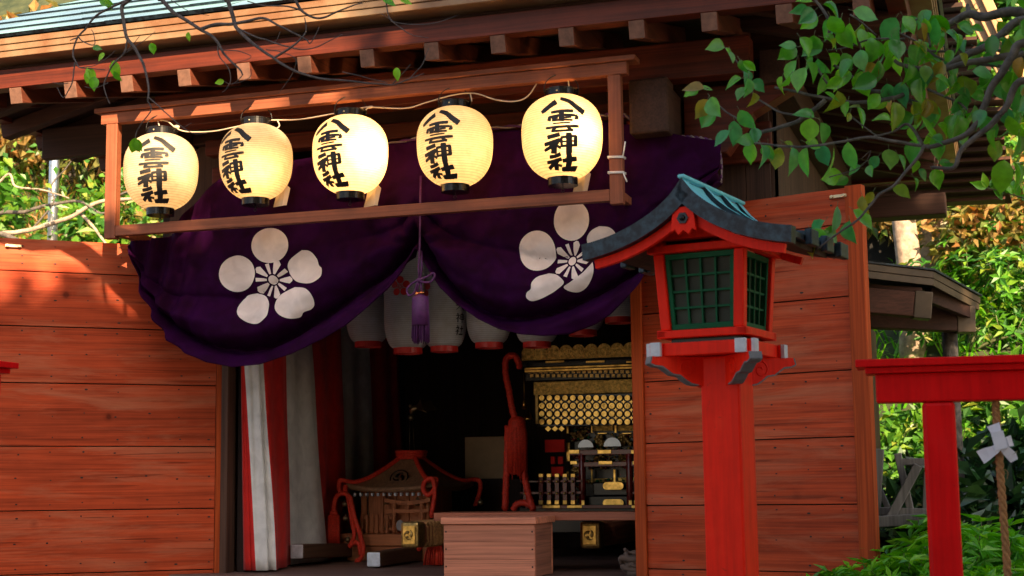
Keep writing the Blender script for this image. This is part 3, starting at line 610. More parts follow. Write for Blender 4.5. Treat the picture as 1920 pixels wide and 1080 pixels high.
# ------------------------------------------------------------------ the five lit lanterns
RL, HL = .207, .212                  # half width, half height of the paper body
def body_r(z):                       # egg-like: broad shoulders, narrower foot
    t = max(-1, min(1, z/HL)); k = math.sqrt(max(0, 1-(abs(t)**2.6)*.86)); return RL*k*(1+.045*t)
NR = 34
def make_lantern(label, strokes_rot, bulb, power, tagrot):
    root = thing('paper_lantern', label, 'lantern', (0, 0, 0), 0, 'lit lanterns in the frame')
    b = MB(); prof = []
    for i in range(NR*4+1):
        z = -HL+2*HL*i/(NR*4); prof.append((body_r(z)*(1-.010*abs(math.sin(math.pi*i/4+math.pi/2))**3) , z))
    b.lathe(prof, 56); b.build('paper_shade', M['paperlit'], root, recalc=True)
    b = MB(); r0 = body_r(HL)+.004; b.lathe([(r0-.008, HL-.012), (r0, HL-.012), (r0, HL+.030), (r0+.003, HL+.032), (r0+.003, HL+.037), (r0-.006, HL+.037), (r0-.008, HL-.012)], 40, smooth=False)
    b.ball((0.0, -r0-.001, HL+.016), .0045, 1, 8)
    b.build('top_cap', [M['black'], M['brass']], root)
    b = MB(); r1 = body_r(-HL)+.003; b.lathe([(r1-.01, -HL+.012), (r1, -HL+.012), (r1, -HL-.037), (.002, -HL-.037)], 40, smooth=False); b.build('bottom_ring', M['black'], root)
    b = MB(); b.tube([(0, 0, -HL-.037), (0, 0, -HL-.052)], .003, 6); b.lathe([(.008, 0), (.010, .003), (.008, .006), (.006, .003), (.008, 0)], 12, (0, 0, -HL-.062), T=Matrix.Rotation(R(90), 3, 'X').to_4x4())
    b.build('hook', M['wire'], root)
    b = MB(); b.tube([(-r0-.003, 0, HL+.02)]+[((r0+.003)*math.cos(math.pi*(1-k/14)), 0, HL+.045+.075*math.sin(math.pi*k/14)) for k in range(15)]+[(r0+.003, 0, HL+.02)], .0026, 6); hd = b.build('handle', M['wire'], root)
    hd.rotation_euler = (0, 0, R(20))
    b = MB()
    def surf(x, y, o):
        z = -y*HL*1.0; z0_ = z
        for _ in range(4): z = max(-HL*.985, min(HL*.985, z0_-.20*body_r(max(-HL*.98, min(HL*.98, z)))))
        z = max(-HL*.99, min(HL*.99, z)); rr = body_r(z); a = -math.pi/2 + x*RL/ max(rr, RL*.75); sl_ = (body_r(min(HL, z+.004))-body_r(max(-HL, z-.004)))/.008; nl = math.hypot(1, sl_); o2 = .0036+o; q = rr+o2/nl
        return Vector((q*math.cos(a), q*math.sin(a), z-o2*sl_/nl))
    ink(b, KANJI, 1/350, surf, 1.42)
    le = b.build('lettering', M['ink'], root, recalc=False); le.rotation_euler = (0, 0, strokes_rot)
    lm = bpy.data.lights.new('bulb', 'POINT'); lm.energy = power; lm.color = (1, .58, .22); lm.shadow_soft_size = .03
    lo = bpy.data.objects.new('bulb', lm); col.objects.link(lo); lo.parent = root; lo.location = bulb
    return root
# cx, body top, body bottom in the photograph; rotation of the writing; bulb offset; power
LSPEC = [
 (302, 254, 392, 20, (.02, -.0, .02), .6, 'lit paper lantern at the left end of the frame, its writing facing the viewer'),
 (480, 236, 373, -13, (.05, -.085, -.06), .65, 'second lit paper lantern from the left, dim, writing turned to its left side'),
 (657, 220, 362, -10, (.115, -.065, .0), 2.5, 'middle lit paper lantern with the dazzling white glow on its right half'),
 (853, 204, 348, -5, (.03, -.02, -.02), .85, 'evenly glowing paper lantern second from the right in the frame'),
 (1054, 182, 335, 17, (.09, -.085, .0), 1.6, 'bright paper lantern beside the right post, writing facing the viewer')]
for (cx, t, bt, rot, bulb, power, label) in LSPEC:
    Lr = make_lantern(label, R(rot), bulb, power, 0)
    c = at(cx, (t+bt)/2, FY+.01); Lr.location = c; Lr.rotation_euler = (0, 0, 0)
    za, zb = at(cx, t, FY+.01).z, at(cx, bt, FY+.01).z; s_ = (za-zb)/(2*HL); Lr.scale = (s_, s_, s_)
# paper slips tied beneath three of them
for px_, py, lab in ((524, 368, 'small paper slip hanging behind the second lantern from the left'), (694, 368, 'folded paper slip behind the foot of the middle lantern'), (1086, 342, 'small paper slip behind the lantern by the right post')):
    b = MB(); c = at(px_, py, FY+.09); 
    b.hexa([c+Vector((-.035, 0, -.055)), c+Vector((.02, 0, -.05)), c+Vector((.02, .004, -.05)), c+Vector((-.035, .004, -.055)), c+Vector((-.012, .01, .05)), c+Vector((.04, -.008, .06)), c+Vector((.04, -.004, .06)), c+Vector((-.012, .014, .05))])
    b.hexa([c+Vector((.021, -.006, -.05)), c+Vector((.036, .008, -.048)), c+Vector((.036, .012, -.048)), c+Vector((.021, -.002, -.05)), c+Vector((.041, -.010, .06)), c+Vector((.056, .008, .04)), c+Vector((.056, .012, .04)), c+Vector((.041, -.006, .06))])
    tag(b.build('paper_slip', M['tag'], loc=c), lab, 'paper slip', 'paper slips behind the lanterns')
b = MB(); yy = FY+.03
for pl in ([(300, 225), (315, 228), (330, 240), (352, 247), (400, 246), (450, 236), (500, 226), (560, 224), (620, 214), (680, 202), (700, 201), (760, 203), (800, 192), (850, 178), (890, 175), (930, 187), (965, 190), (990, 180), (1010, 150)],
           [(300, 240), (296, 225), (298, 215)], [(520, 226), (524, 236), (515, 243)], [(690, 202), (682, 210)], [(882, 176), (885, 190)], [(1055, 145), (1065, 150), (1067, 175)]):
    b.tube(smooth_path([at(x, y, yy) for x, y in pl], 5), .0034, 6)
b.ball(at(331, 238, yy), .018, 0, 8, (1.1, .6, .7)); b.ball(at(694, 201, yy), .012, 0, 8, (1.6, .6, .6))
tag(b.build('power_cord', M['cord'], loc=at(700, 200, yy)), 'cream electric cord looping along the tops of the lit lanterns', 'power cord')

# ------------------------------------------------------------------ the purple curtain
CY = -.43
TOP = [(245, 452), (300, 447), (320, 440), (345, 404), (370, 376), (395, 350), (420, 328), (470, 312), (540, 302), (640, 288), (720, 272), (850, 253), (975, 244), (1140, 229), (1200, 236), (1240, 247), (1290, 258), (1350, 262)]
BOT = [(245, 462), (252, 492), (262, 526), (275, 560), (300, 602), (330, 641), (365, 666), (400, 681), (450, 690), (500, 685), (560, 666), (620, 638), (660, 614), (700, 582), (740, 546), (765, 512), (780, 480), (787, 466), (794, 480), (808, 505), (830, 540), (860, 571), (900, 599), (940, 618), (985, 629), (1030, 633), (1075, 628), (1120, 611), (1150, 592), (1180, 566), (1205, 538), (1222, 500), (1242, 470), (1280, 420), (1350, 345)]
def cdepth(x, y):                    # how far the cloth stands out of its plane, metres towards the viewer
    t, b_ = interp(TOP, x), interp(BOT, x); v = max(0, min(1, (y-t)/max(1, b_-t)))
    side = sstep(245, 420, x)*1.0; tie = math.exp(-((x-787)/60)**2)
    a = sstep(.45, .97, v)
    edge = sstep(245, 340, x)*.75+.25; a *= edge; ph_ = 2.3*v**2.2+.55*noise.noise((x*.004, v*2.0, 8)); d = .105*a*(abs(math.sin(math.pi*ph_+.5))**.6*2-1.2) + .007*a*math.sin(2*math.pi*5.1*v**2.4+x*.011)
    d += .05*math.sin(math.pi*v)*sstep(300, 520, x)*sstep(1350, 1150, x)
    # pleats gathered at the left corner and at the tie
    gl = math.exp(-((x-290)/75)**2); d += .028*gl*math.sin((x-245)*.16+(y-450)*.035)
    if tie > .01:
        ang = math.atan2(y-462, x-787); rr = math.hypot(x-787, y-462); d += .017*math.exp(-rr/120)*math.sin(ang*9)*sstep(3, 30, rr) - .03*math.exp(-rr/40)
    gr = sstep(1130, 1290, x); d += .02*gr*math.sin((x*.6+y*.8)*.06)
    d += .012*noise.noise((x*.013, y*.013, 2)) + .006*noise.noise((x*.035, y*.03, 5)) + .004*noise.noise((x*.07+y*.03, y*.06, 7)) + .012*a*noise.noise((x*.02, v*9, 11))
    return d
def cpt(x, y, off=0): 
    p = at(x, y, CY); p.y -= cdepth(x, y)+off; return p
b = MB(); NXc, NYc = 300, 90; gv = []
for i in range(NXc+1):
    x = 245+(1350-245)*i/NXc; t, b_ = interp(TOP, x), interp(BOT, x); gv.append([b.bm.verts.new(cpt(x, t+(b_-t)*j/NYc)) for j in range(NYc+1)])
for i in range(NXc):
    for j in range(NYc): b.bm.faces.new((gv[i][j], gv[i][j+1], gv[i+1][j+1], gv[i+1][j])).smooth = True
cur = b.build('shrine_curtain', M['purple'], loc=at(787, 300, CY), solid=.004)
tag(cur, 'dark purple shrine curtain with white plum crests, gathered up in the middle over the entrance', 'curtain')
def blob(b, pts, off=.006, rings=7):
    n = len(pts); cx = sum(p[0] for p in pts)/n; cy = sum(p[1] for p in pts)/n; cv = b.bm.verts.new(cpt(cx, cy, off)); prev = None
    for r_ in range(1, rings+1):
        t = r_/rings; row = [b.bm.verts.new(cpt(cx+(x-cx)*t, cy+(y-cy)*t, off)) for x, y in pts]
        for k in range(n):
            if prev: fc = b.bm.faces.new((prev[k], row[k], row[(k+1) % n], prev[(k+1) % n]))
            else: fc = b.bm.faces.new((cv, row[k], row[(k+1) % n]))
            fc.smooth = True
        prev = row
def ell(cx, cy, rx, ry, rot=0, n=40):
    c, s = math.cos(R(rot)), math.sin(R(rot))
    return [(cx+rx*math.cos(2*math.pi*k/n)*c-ry*math.sin(2*math.pi*k/n)*s, cy+rx*math.cos(2*math.pi*k/n)*s+ry*math.sin(2*math.pi*k/n)*c) for k in range(n)]
def densify(pts, n=44):
    P = smooth_path([Vector((x, y, 0)) for x, y in pts+[pts[0]]], 6); return [(p.x, p.y) for p in P[:-1]]
def stamen(cx, cy, kx, ky, rot0):
    out = [ell(cx, cy, 8.2*kx, 8.2*ky, 0, 20)]
    for k in range(10):
        a = R(rot0+36*k); wide = k % 2 == 0; r0, r1 = 11, (37 if wide else 31); w0, w1 = 1.8, (6.8 if wide else 3.6)
        dx, dy = math.sin(a), -math.cos(a); qx, qy = -dy, dx
        pts = [(r0, -w0), (r0, w0), (r1*.55, (w0+w1)/2), (r1*.86 if wide else r1, w1), ] + ([(r1, w1*.3), (r1, -w1*.3)] if wide else []) + [(r1*.86 if wide else r1, -w1), (r1*.55, -(w0+w1)/2)]
        out.append([(cx+(dx*r+qx*w)*kx, cy+(dy*r+qy*w)*ky) for r, w in pts])
    return out
petals = [ell(515, 463, 35, 33), ell(452, 515, 35.5, 34), densify([(575, 472), (590, 474), (603, 488), (607, 500), (613, 507), (612, 522), (598, 533), (580, 534), (562, 528), (549, 510), (553, 490)]),
          densify([(563, 541), (585, 544), (597, 555), (599, 572), (592, 582), (580, 588), (572, 597), (555, 600), (538, 593), (530, 578), (537, 556)]), densify([(486, 551), (502, 556), (515, 570), (517, 590), (510, 601), (496, 610), (475, 606), (457, 592), (453, 576), (465, 557)])]
cr = None
for side in (0, 1):
    if side == 0: P, st = petals, stamen(520, 527, 1.0, 1.0, 18)
    else:
        P = [ell(1077, 416, 33, 38.5), ell(1013, 473, 34.5, 37.5), densify([(1130, 428), (1148, 430), (1158, 440), (1160, 460), (1150, 480), (1130, 480), (1112, 470), (1106, 452), (1115, 436)]),
             densify([(1037, 516), (1052, 519), (1064, 528), (1066, 536), (1052, 548), (1035, 558), (1020, 565), (1006, 568), (997, 562), (998, 553), (1006, 546), (1008, 534), (1018, 522)]),
             densify([(1120, 496), (1123, 510), (1118, 525), (1106, 541), (1090, 550), (1075, 549), (1066, 542), (1080, 532), (1100, 517), (1110, 507)])]
        st = stamen(1078, 492, .93, 1.05, 18)
    b = MB()
    for p in P+st: blob(b, p, .0065 if len(p) > 12 else .0065, 6 if len(p) > 12 else 3)
    b.build('plum_crest', M['petal'], cur, recalc=False)
# red twisted rope along the curtain's top
b = MB()
rp = smooth_path([at(x, y, CY+.03) for x, y in ((640, 286), (740, 268), (850, 248), (975, 236), (1100, 222), (1165, 214), (1200, 240), (1225, 262), (1262, 258), (1300, 258), (1340, 268), (1352, 300), (1352, 340))], 6)
for ph in (0, math.pi):
    q = []
    for i, p in enumerate(rp):
        for k in range(2):
            pp = p.lerp(rp[min(i+1, len(rp)-1)], k/2); a = (i*2+k)*1.25+ph; q.append(pp+Vector((0, math.cos(a)*.006, math.sin(a)*.006)))
    b.tube(q, .006, 6, 0 if ph else 1)
tag(b.build('curtain_rope', [M['purplecord'], M['tagdim']], loc=at(1000, 235, CY)), 'purple and white twisted rope from which the purple curtain hangs', 'rope')
# the tie with its tassel
ty = CY-.075
ts = thing('tassel_cord', 'purple cord tied in a bow with a long tassel, at the middle of the curtain', 'tassel', at(787, 643, ty))
b = MB(); q = lambda x, y, o=0: at(x, y, ty-o)
b.tube([at(789, 330, CY-.06), at(788, 400, CY-.09), q(787, 465, .02), q(785, 500), q(786, 524)], .0055, 8)
b.tube([q(790, 470), q(791, 500), q(788, 524)], .0055, 8)
b.tube(smooth_path([q(786, 524, .01), q(800, 519), q(812, 512), (q(815, 518)), q(806, 529), q(788, 528, .01)], 6), .0055, 8)
b.tube(smooth_path([q(786, 524, .01), q(772, 532), q(763, 543), q(767, 554), q(777, 548), q(782, 530, .01)], 6), .0055, 8)
b.ball(q(786, 525, .005), .016, 0, 10, (1, .7, .8)); b.tube([q(786, 526), q(782, 548)], .005, 8); b.tube([q(788, 526), q(791, 548)], .005, 8)
b.build('cord', M['purplecord'], ts)
b = MB(); b.ball(q(782, 551, .005), .011, 0, 10); b.ball(q(791, 549, .006), .014, 0, 10, (1.2, 1, .6)); pieces(b.build('bead', M['bead'], ts))
b = MB(); b.tube([q(788, 552), q(788, 558), q(788, 575), q(788, 610)], [.015, .040, .043, .044], 14)
for k in range(90):
    a = random.uniform(0, 2*math.pi); r_ = .045*math.sqrt(random.random()); t = q(788, 556)+Vector((math.cos(a)*r_*.95, math.sin(a)*r_*.6, 0)); e = q(788, random.uniform(634, 645))+Vector((math.cos(a)*r_*1.08, math.sin(a)*r_*.7, 0))
    b.tube([t, t.lerp(e, .5)+Vector((random.uniform(-.003, .003), 0, 0)), e], .0026, 4)
b.build('tassel', M['purplecord'], ts)

# ------------------------------------------------------------------ inside: striped curtain
b = MB(); NV = 30
SP = [(457, 1072, 452, .03), (474, 1072, 457, .02), (525, 1072, 499, .05), (547, 1050, 538, .55), (607, 1036, 585, 1.05), (655, 1020, 641, 1.6), (704, 1010, 693, 2.2), (760, 1005, 748, 2.75)]
prev = None
for si in range(len(SP)-1):
    (xb0, yb0, xt0, Y0_), (xb1, yb1, xt1, Y1_) = SP[si], SP[si+1]; m_ = 12
    for i in range(m_+1):
        t = i/m_; Yc = Y0_+(Y1_-Y0_)*t; B0 = at(xb0+(xb1-xb0)*t, yb0+(yb1-yb0)*t, Yc); T0 = at(xt0+(xt1-xt0)*t, 690, Yc)
        k_ = (FLOOR+.012-T0.z)/(B0.z-T0.z); B0 = T0+(B0-T0)*k_; T1 = B0+(T0-B0)*((3.4-B0.z)/(T0.z-B0.z)); row = []
        for j in range(NV+1):
            v = j/NV; p = T1.lerp(B0, v); u = si+t
            o = .020*math.sin(u*5.1+1.3*v)*(.35+.65*v)+.012*math.sin(u*11.7+3*v)+.02*noise.noise((u*1.4, v*3.2, 4))+.03*v*v*math.sin(u*2.1)
            row.append(b.bm.verts.new(p+Vector((o*.9, -o*.5, 0)) if 0 < si or i else p))
        if i:
            for j in range(NV): fc = b.bm.faces.new((prev[j], prev[j+1], row[j+1], row[j])); fc.smooth = True; fc.material_index = si % 2
        prev = row
bmesh.ops.remove_doubles(b.bm, verts=b.bm.verts, dist=.0004)
tag(b.build('striped_curtain', [M['stripered'], M['stripewhite']], loc=(-.8, 1.0, FLOOR), solid=.003), 'red and white vertically striped curtain along the left inner wall', 'curtain')

# ------------------------------------------------------------------ inside: white paper lanterns
def white_lantern():
    root = thing('white_lantern', '', 'lantern', (0, 0, 0), 0, 'unlit white lanterns inside')
    H_, r_ = .62, .131; b = MB(); prof = []
    for i in range(169):
        z = H_*i/168; t = min(1, min(z, H_-z)/.16); rr = .075+(r_-.075)*math.sqrt(max(0, 1-(1-t)**2)); prof.append((rr*(1-.012*abs(math.sin(math.pi*i/4))**3), z))
    b.lathe(prof, 36); b.build('paper_shade', M['paperwhite'], root)
    for z0, z1 in ((-.030, .004), (H_-.004, H_+.03)):
        b = MB(); b.lathe([(.068, z0), (.079, z0), (.079, z1), (.068, z1), (.068, z0)], 30, smooth=False); b.build('rim', M['redrim'], root)
    def sf(x, y, o):
        z = -y; t = min(1, max(0.02, min(z, H_-z)/.16)); rr = .075+(r_-.075)*math.sqrt(max(0, 1-(1-t)**2)); a = -math.pi/2+x/r_; q_ = rr+.0016+o; return Vector((q_*math.cos(a), q_*math.sin(a), z))
    b = MB(); ink(b, [(w_, [(x/1000*.62, (y-235)/1000*.64*1.0-.12+.1) for x, y in p]) for w_, p in TEXT2], .00075, lambda x, y, o: sf(x, y, o)); le = b.build('lettering', M['ink'], root, recalc=False); le.rotation_euler = (0, 0, R(65))
    b = MB(); cz = -.325
    for k in range(5):
        a = R(72*k); c = (math.sin(a)*.036, cz-math.cos(a)*.036); pts = [(c[0]+.0195*math.cos(t*math.pi/10), c[1]+.0195*math.sin(t*math.pi/10)) for t in range(20)]
        b.bm.faces.new([b.bm.verts.new(sf(x, y, .0006)) for x, y in pts])
    for k in range(10):
        a = R(18+36*k); b.bm.faces.new([b.bm.verts.new(sf(math.sin(a)*r0+math.cos(a)*w0, cz-math.cos(a)*r0+math.sin(a)*w0, .0006)) for r0, w0 in ((.004, -.0012), (.004, .0012), (.017, .0022), (.017, -.0022))])
    cr = b.build('plum_crest', M['redrim'], root, recalc=False); cr.rotation_euler = (0, 0, R(-38))
    return root
wl = white_lantern()
WL = [(690, 651, 1.0, .55, 28, 'unlit white lantern furthest left, half behind the purple swag'), (765, 663, 1.05, .42, 42, 'long white lantern with a red plum crest, left of the purple tassel'),
      (833, 660, 1.0, .47, 0, 'long white lantern with black writing on its right edge, right of the tassel'), (917, 653, 1.0, .5, 150, 'white lantern third from the tassel, half under the right swag'),
      (1007, 652, 1.0, .5, 140, 'white lantern touching the gold scalloped roof edge with its red rim'), (1093, 630, 1.0, .6, 100, 'white lantern nearly hidden by the right swag, only the rim clear'),
      (1161, 606, 1.0, .6, 120, 'white lantern highest and furthest right, beside the entrance jamb')]
for i, (px_, py, s_, Y, rz, lab) in enumerate(WL):
    o = wl if i == 0 else copy_tree(wl); p = at(px_, py, Y); p.z += .03; o.location = p; o.rotation_euler = (0, 0, R(rz)); o.scale = (s_,)*3; o['label'] = lab

exec_later = []
# ------------------------------------------------------------------ inside: offering box, shelf, bundle, board
bx = thing('offering_box', 'plain wooden offering box standing on the floor at the entrance', 'box', (.72, -.03, FLOOR))
X0, X1, Y0, Y1 = .475, .965, -.185, .135
b = MB()
for i in range(3):
    za = FLOOR+.003+.088*i; b.box(X0, X1, Y0, Y0+.022, za, za+.0865)
    for xx in (X0+.012, X1-.012): b.disc((xx, Y0-.0005, za+.05), (0, -1, 0), .005, .0015, 1, 8)
b.build('front_board', [M['boxX'], M['nail']], bx, bevel=.002)
for xa, xb in ((X0, X0+.022), (X1-.022, X1)):
    b = MB(); b.box(xa+.001, xb-.001, Y0+.0225, Y1-.022, FLOOR+.003, FLOOR+.267); b.build('side_board', M['boxY'], bx, bevel=.002)
b = MB(); b.box(X0, X1, Y1-.021, Y1, FLOOR+.003, FLOOR+.266); b.build('back_board', M['boxX'], bx, bevel=.002)
b = MB(); b.box(X0-.012, X1+.012, Y0-.014, Y1+.01, FLOOR+.268, FLOOR+.302); b.build('lid', M['boxX'], bx, bevel=.003)
sh = thing('display_shelf', 'long reddish shelf board across the entrance behind the offering box', 'shelf', (.9, .33, FLOOR))
b = MB(); b.box(.285, 1.47, .16, .46, 1.385, 1.428); b.build('shelf_top', M['shelf'], sh, bevel=.003)
for xx in (.40, 1.40):
    b = MB(); b.box(xx, xx+.04, .32, .44, FLOOR, 1.384); b.build('leg', M['darkZ'], sh, bevel=.003)
b = MB(); c = at(1188, 1072, .04); c.z = FLOOR
for k in range(16):
    a = random.uniform(0, 6.3); z = random.uniform(.02, .12); rr = random.uniform(.03, .075)
    b.tube(smooth_path([c+Vector((rr*math.cos(a+t*1.1)*random.uniform(.8, 1.1), .5*rr*math.sin(a+t*1.1), max(.012, z+random.uniform(-.02, .02)))) for t in range(5)], 4), random.uniform(.009, .016), 7)
tag(b.build('rag_bundle', M['bundle'], loc=c), 'crumpled grey brown rag bundle on the floor at the right jamb', 'rag bundle')
b = MB(); p0, p1 = at(872, 898, 2.2), at(952, 818, 2.2); b.box(p0.x, p1.x, 2.2, 2.23, p0.z, p1.z); tag(b.build('beige_board', M['board'], loc=((p0.x+p1.x)/2, 2.2, p0.z), bevel=.003), 'pale beige panel leaning at the back between the two portable shrines', 'board')
b = MB(); b.box(p0.x-.2, p1.x+.1, 2.18, 2.5, FLOOR, p0.z-.002); tag(b.build('low_stand', M['roomwall'], loc=(p0.x, 2.3, FLOOR), bevel=.004), 'low dark stand under the beige panel at the back', 'stand')

# ------------------------------------------------------------------ inside: small wooden portable shrine
MY = 1.25
def mk(x, y, dy=0): return at(x, y, MY+dy)
sm = thing('small_portable_shrine', 'small plain wooden portable shrine with red ropes on its roof, left of the offering box', 'portable shrine', (-.45, MY, FLOOR))
c0 = mk(748, 1015); cx = c0.x
e0, e1 = mk(648, 917, -.12), mk(812, 921, -.12); apex = mk(778, 848, .28); zE = (e0.z+e1.z)/2; xl, xr = e0.x, e1.x; yF, yB = MY-.12, MY+.62
xc = (xl+xr)/2; ym = (yF+yB)/2; zA = apex.z
b = MB(); G = 10
def roofp(u, v): # u,v in -1..1
    m = max(abs(u), abs(v)); z = zE+(zA-zE)*((1-m)**1.55*.86+(1-m)*.14) + .035*(abs(u)*abs(v))**3
    return Vector((xc+u*(xr-xl)/2, ym+v*(yB-yF)/2, z))
for (fu) in range(4):
    for i in range(G):
        for j in range(G):
            def pt(s, m):
                a = (2*s-1)*m
                return roofp(*((a, -m), (m, a), (-a, m), (-m, -a))[fu])
            m0, m1 = .1+.9*i/G, .1+.9*(i+1)/G
            b.f([pt(j/G, m0), pt((j+1)/G, m0), pt((j+1)/G, m1), pt(j/G, m1)], 0, True)
bmesh.ops.remove_doubles(b.bm, verts=b.bm.verts, dist=.0005)
rf = b.build('roof', M['mikroof'], sm, solid=.028)
b = MB(); b.box(xc-.06, xc+.06, ym-.07, ym+.07, zA-.05, zA-.0); b.build('ridge_box', M['mikoshi'], sm, bevel=.006)
b = MB(); cc = roofp(.05, -.62)+Vector((0, -.012, .018)); nn = Vector((0, -.8, .6)).normalized()
for k in range(3):
    a = R(120*k+20); d_, sd, u_ = cross_frame(nn); pc = cc+(sd*math.cos(a)+u_*math.sin(a))*.026
    b.tube([cc+(sd*math.cos(a+t*.25)+u_*math.sin(a+t*.25))*(.018+.003*t) for t in range(8)], [.011-.0012*t for t in range(8)], 7)
d_, sd, u_ = cross_frame(nn)
b.tube([cc+(sd*math.cos(t*math.pi/14)+u_*math.sin(t*math.pi/14))*.058 for t in range(29)], .004, 6)
b.build('tomoe_crest', M['black'], sm)
b = MB()
for k in range(13): 
    x = xl+.06+(xr-xl-.12)*k/12; b.box(x-.006, x+.006, yF+.004, yF+.03, zE-.036, zE-.017)
b.build('rafter_ends', M['silver'], sm)
# body
z0 = FLOOR+.17; b = MB(); b.box(xc-.20, xc+.20, MY+.02, MY+.46, z0, zE+.02)
b.build('body', M['mikoshiZ'], sm, bevel=.004)
for k in range(4):
    x = xc-.175+.0875*k; b = MB(); b.box(x+.004, x+.083, MY+.008, MY+.0195, z0+.06, zE-.02); b.build('door_leaf', M['mikoshiZ'], sm, bevel=.003)
for x in (xc-.215, xc+.215):
    b = MB(); b.tube([(x, MY-.01, z0), (x, MY-.01, zE)], .02, 12); b.build('column', M['mikoshiZ'], sm)
b = MB(); b.box(xc-.34, xc+.34, MY-.10, MY+.58, z0-.075, z0-.002); b.box(xc-.30, xc+.30, MY-.08, MY+.5, FLOOR+.002, z0-.077); b.build('base', M['mikoshi'], sm, bevel=.006)
# torii in front
tz = z0; ta, tb_ = mk(742, 960, -.08).x, mk(783, 960, -.08).x; yt = MY-.06
b = MB()
for x in (ta-.02, tb_+.02): b.tube([(x, yt, tz), (x, yt, mk(760, 945, -.06).z)], .013, 10)
zk = mk(760, 943, -.06).z; pts = []
for k in range(9):
    t = k/8; pts.append(Vector((ta-.08+(tb_-ta+.16)*t, yt, zk+.02*(2*t-1)**2)))
for a, c in zip(pts, pts[1:]): b.bar(a, c, .03, .026)
b.bar((ta-.07, yt, zk-.05), (tb_+.07, yt, zk-.05), .02, .022); b.box((ta+tb_)/2-.012, (ta+tb_)/2+.012, yt-.01, yt+.01, zk-.038, zk-.014)
b.build('torii', M['mikoshi'], sm, bevel=.002)
b = MB(); f0 = mk(675, 970, -.07).x
for k in range(6): b.box(f0+.034*k, f0+.034*k+.017, yt-.006, yt+.006, tz, tz+.12-.004*(k % 2))
b.box(f0-.01, f0+.21, yt+.0065, yt+.016, tz+.085, tz+.10); b.box(f0-.01, f0+.21, yt+.0065, yt+.016, tz+.02, tz+.034)
b.build('fence', M['mikoshiZ'], sm, bevel=.002)
b = MB(); b.disc(mk(751, 985, -.12), (0, -1, 0), .033, .008, 0, 20, sx=.8); b.build('mirror', M['mirror'], sm)
for (x, y) in ((725, 938), (783, 940), (725, 985), (725, 1012)):
    b = MB(); p = mk(x, y, -.05); b.lathe([(.001, .03), (.006, .028), (.012, .0), (.017, -.026), (.014, -.026), (.001, -.02)], 12, p); b.build('hanging_bell', M['bell'] if y != 1012 else M['silver'], sm)
# poles
def pole(a, c, nm='carrying_pole', root=sm):
    b = MB(); b.bar(a, c, .085, .085, mi=0)
    bmesh.ops.recalc_face_normals(b.bm, faces=b.bm.faces); d = (Vector(c)-Vector(a)).normalized()
    for f_ in b.bm.faces:
        if f_.normal.dot(d) < -.8: f_.material_index = 1
    return b.build(nm, [M['pole'], M['silver']], root, bevel=.01)
pA = at(556, 1034, .48); pole((pA.x, .48, pA.z), (pA.x, 1.32, pA.z-.03)); pB = at(700, 1045, .46); pole((pB.x, .46, FLOOR+.05), (pB.x-.06, 2.3, FLOOR+.05))
# ropes
def rope(pts, r, nm='rope', root=sm, m='redrope', n=6):
    q_ = smooth_path(pts, n); b = MB(); b.tube(q_, r, 8)
    # a second strand winding round makes the twist
    h = []
    for i, p in enumerate(q_):
        for k in range(2):
            pp = p.lerp(q_[min(i+1, len(q_)-1)], k/2); a = (i*2+k)*1.1; d = (q_[min(i+1, len(q_)-1)]-q_[max(i-1, 0)]); o1 = d.orthogonal().normalized() if d.length > 1e-6 else Vector((1, 0, 0)); o2 = d.normalized().cross(o1) if d.length > 1e-6 else Vector((0, 1, 0))
            h.append(pp+(o1*math.cos(a)+o2*math.sin(a))*r*.55)
    b.tube(h, r*.62, 6); return b.build(nm, M[m], root)
rr = .0145
top = Vector((xc, ym, zA-.015))
b = MB()
for k in range(3): b.tube([top+Vector((math.cos(t*math.pi/10)*(.085+.005*k), math.sin(t*math.pi/10)*(.09), -.02+.018*k)) for t in range(21)], .012, 8)
b.build('rope_coil', M['redrope'], sm)
def hip(su, sv, n=8): return [roofp(su*t, sv*t)+Vector((0, 0, .024)) for t in [.2+.8*k/n for k in range(n+1)]]
L1 = hip(-1, -1); R1 = hip(1, -1)
rope(L1+[L1[-1]+Vector((-.03, -.02, .0)), L1[-1]+Vector((-.035, -.02, -.05)), L1[-1]+Vector((0, -.02, -.08)), L1[-1]+Vector((.012, -.03, -.03))], rr)
rope(R1+[R1[-1]+Vector((.03, -.02, .0)), R1[-1]+Vector((.02, -.04, -.06)), R1[-1]+Vector((-.02, -.04, -.09)), R1[-1]+Vector((-.05, -.04, -.05)), R1[-1]+Vector((-.03, -.04, .0)), R1[-1]+Vector((.02, -.05, .0)), R1[-1]+Vector((.03, -.05, -.09)), R1[-1]+Vector((.005, -.05, -.22))], rr)
L2 = hip(1, 1); rope(L2+[L2[-1]+Vector((.04, 0, -.01)), L2[-1]+Vector((.045, 0, -.07)), L2[-1]+Vector((.01, 0, -.17))], rr)
L3 = hip(-1, 1); rope(L3+[L3[-1]+Vector((-.03, 0, -.06))], rr)
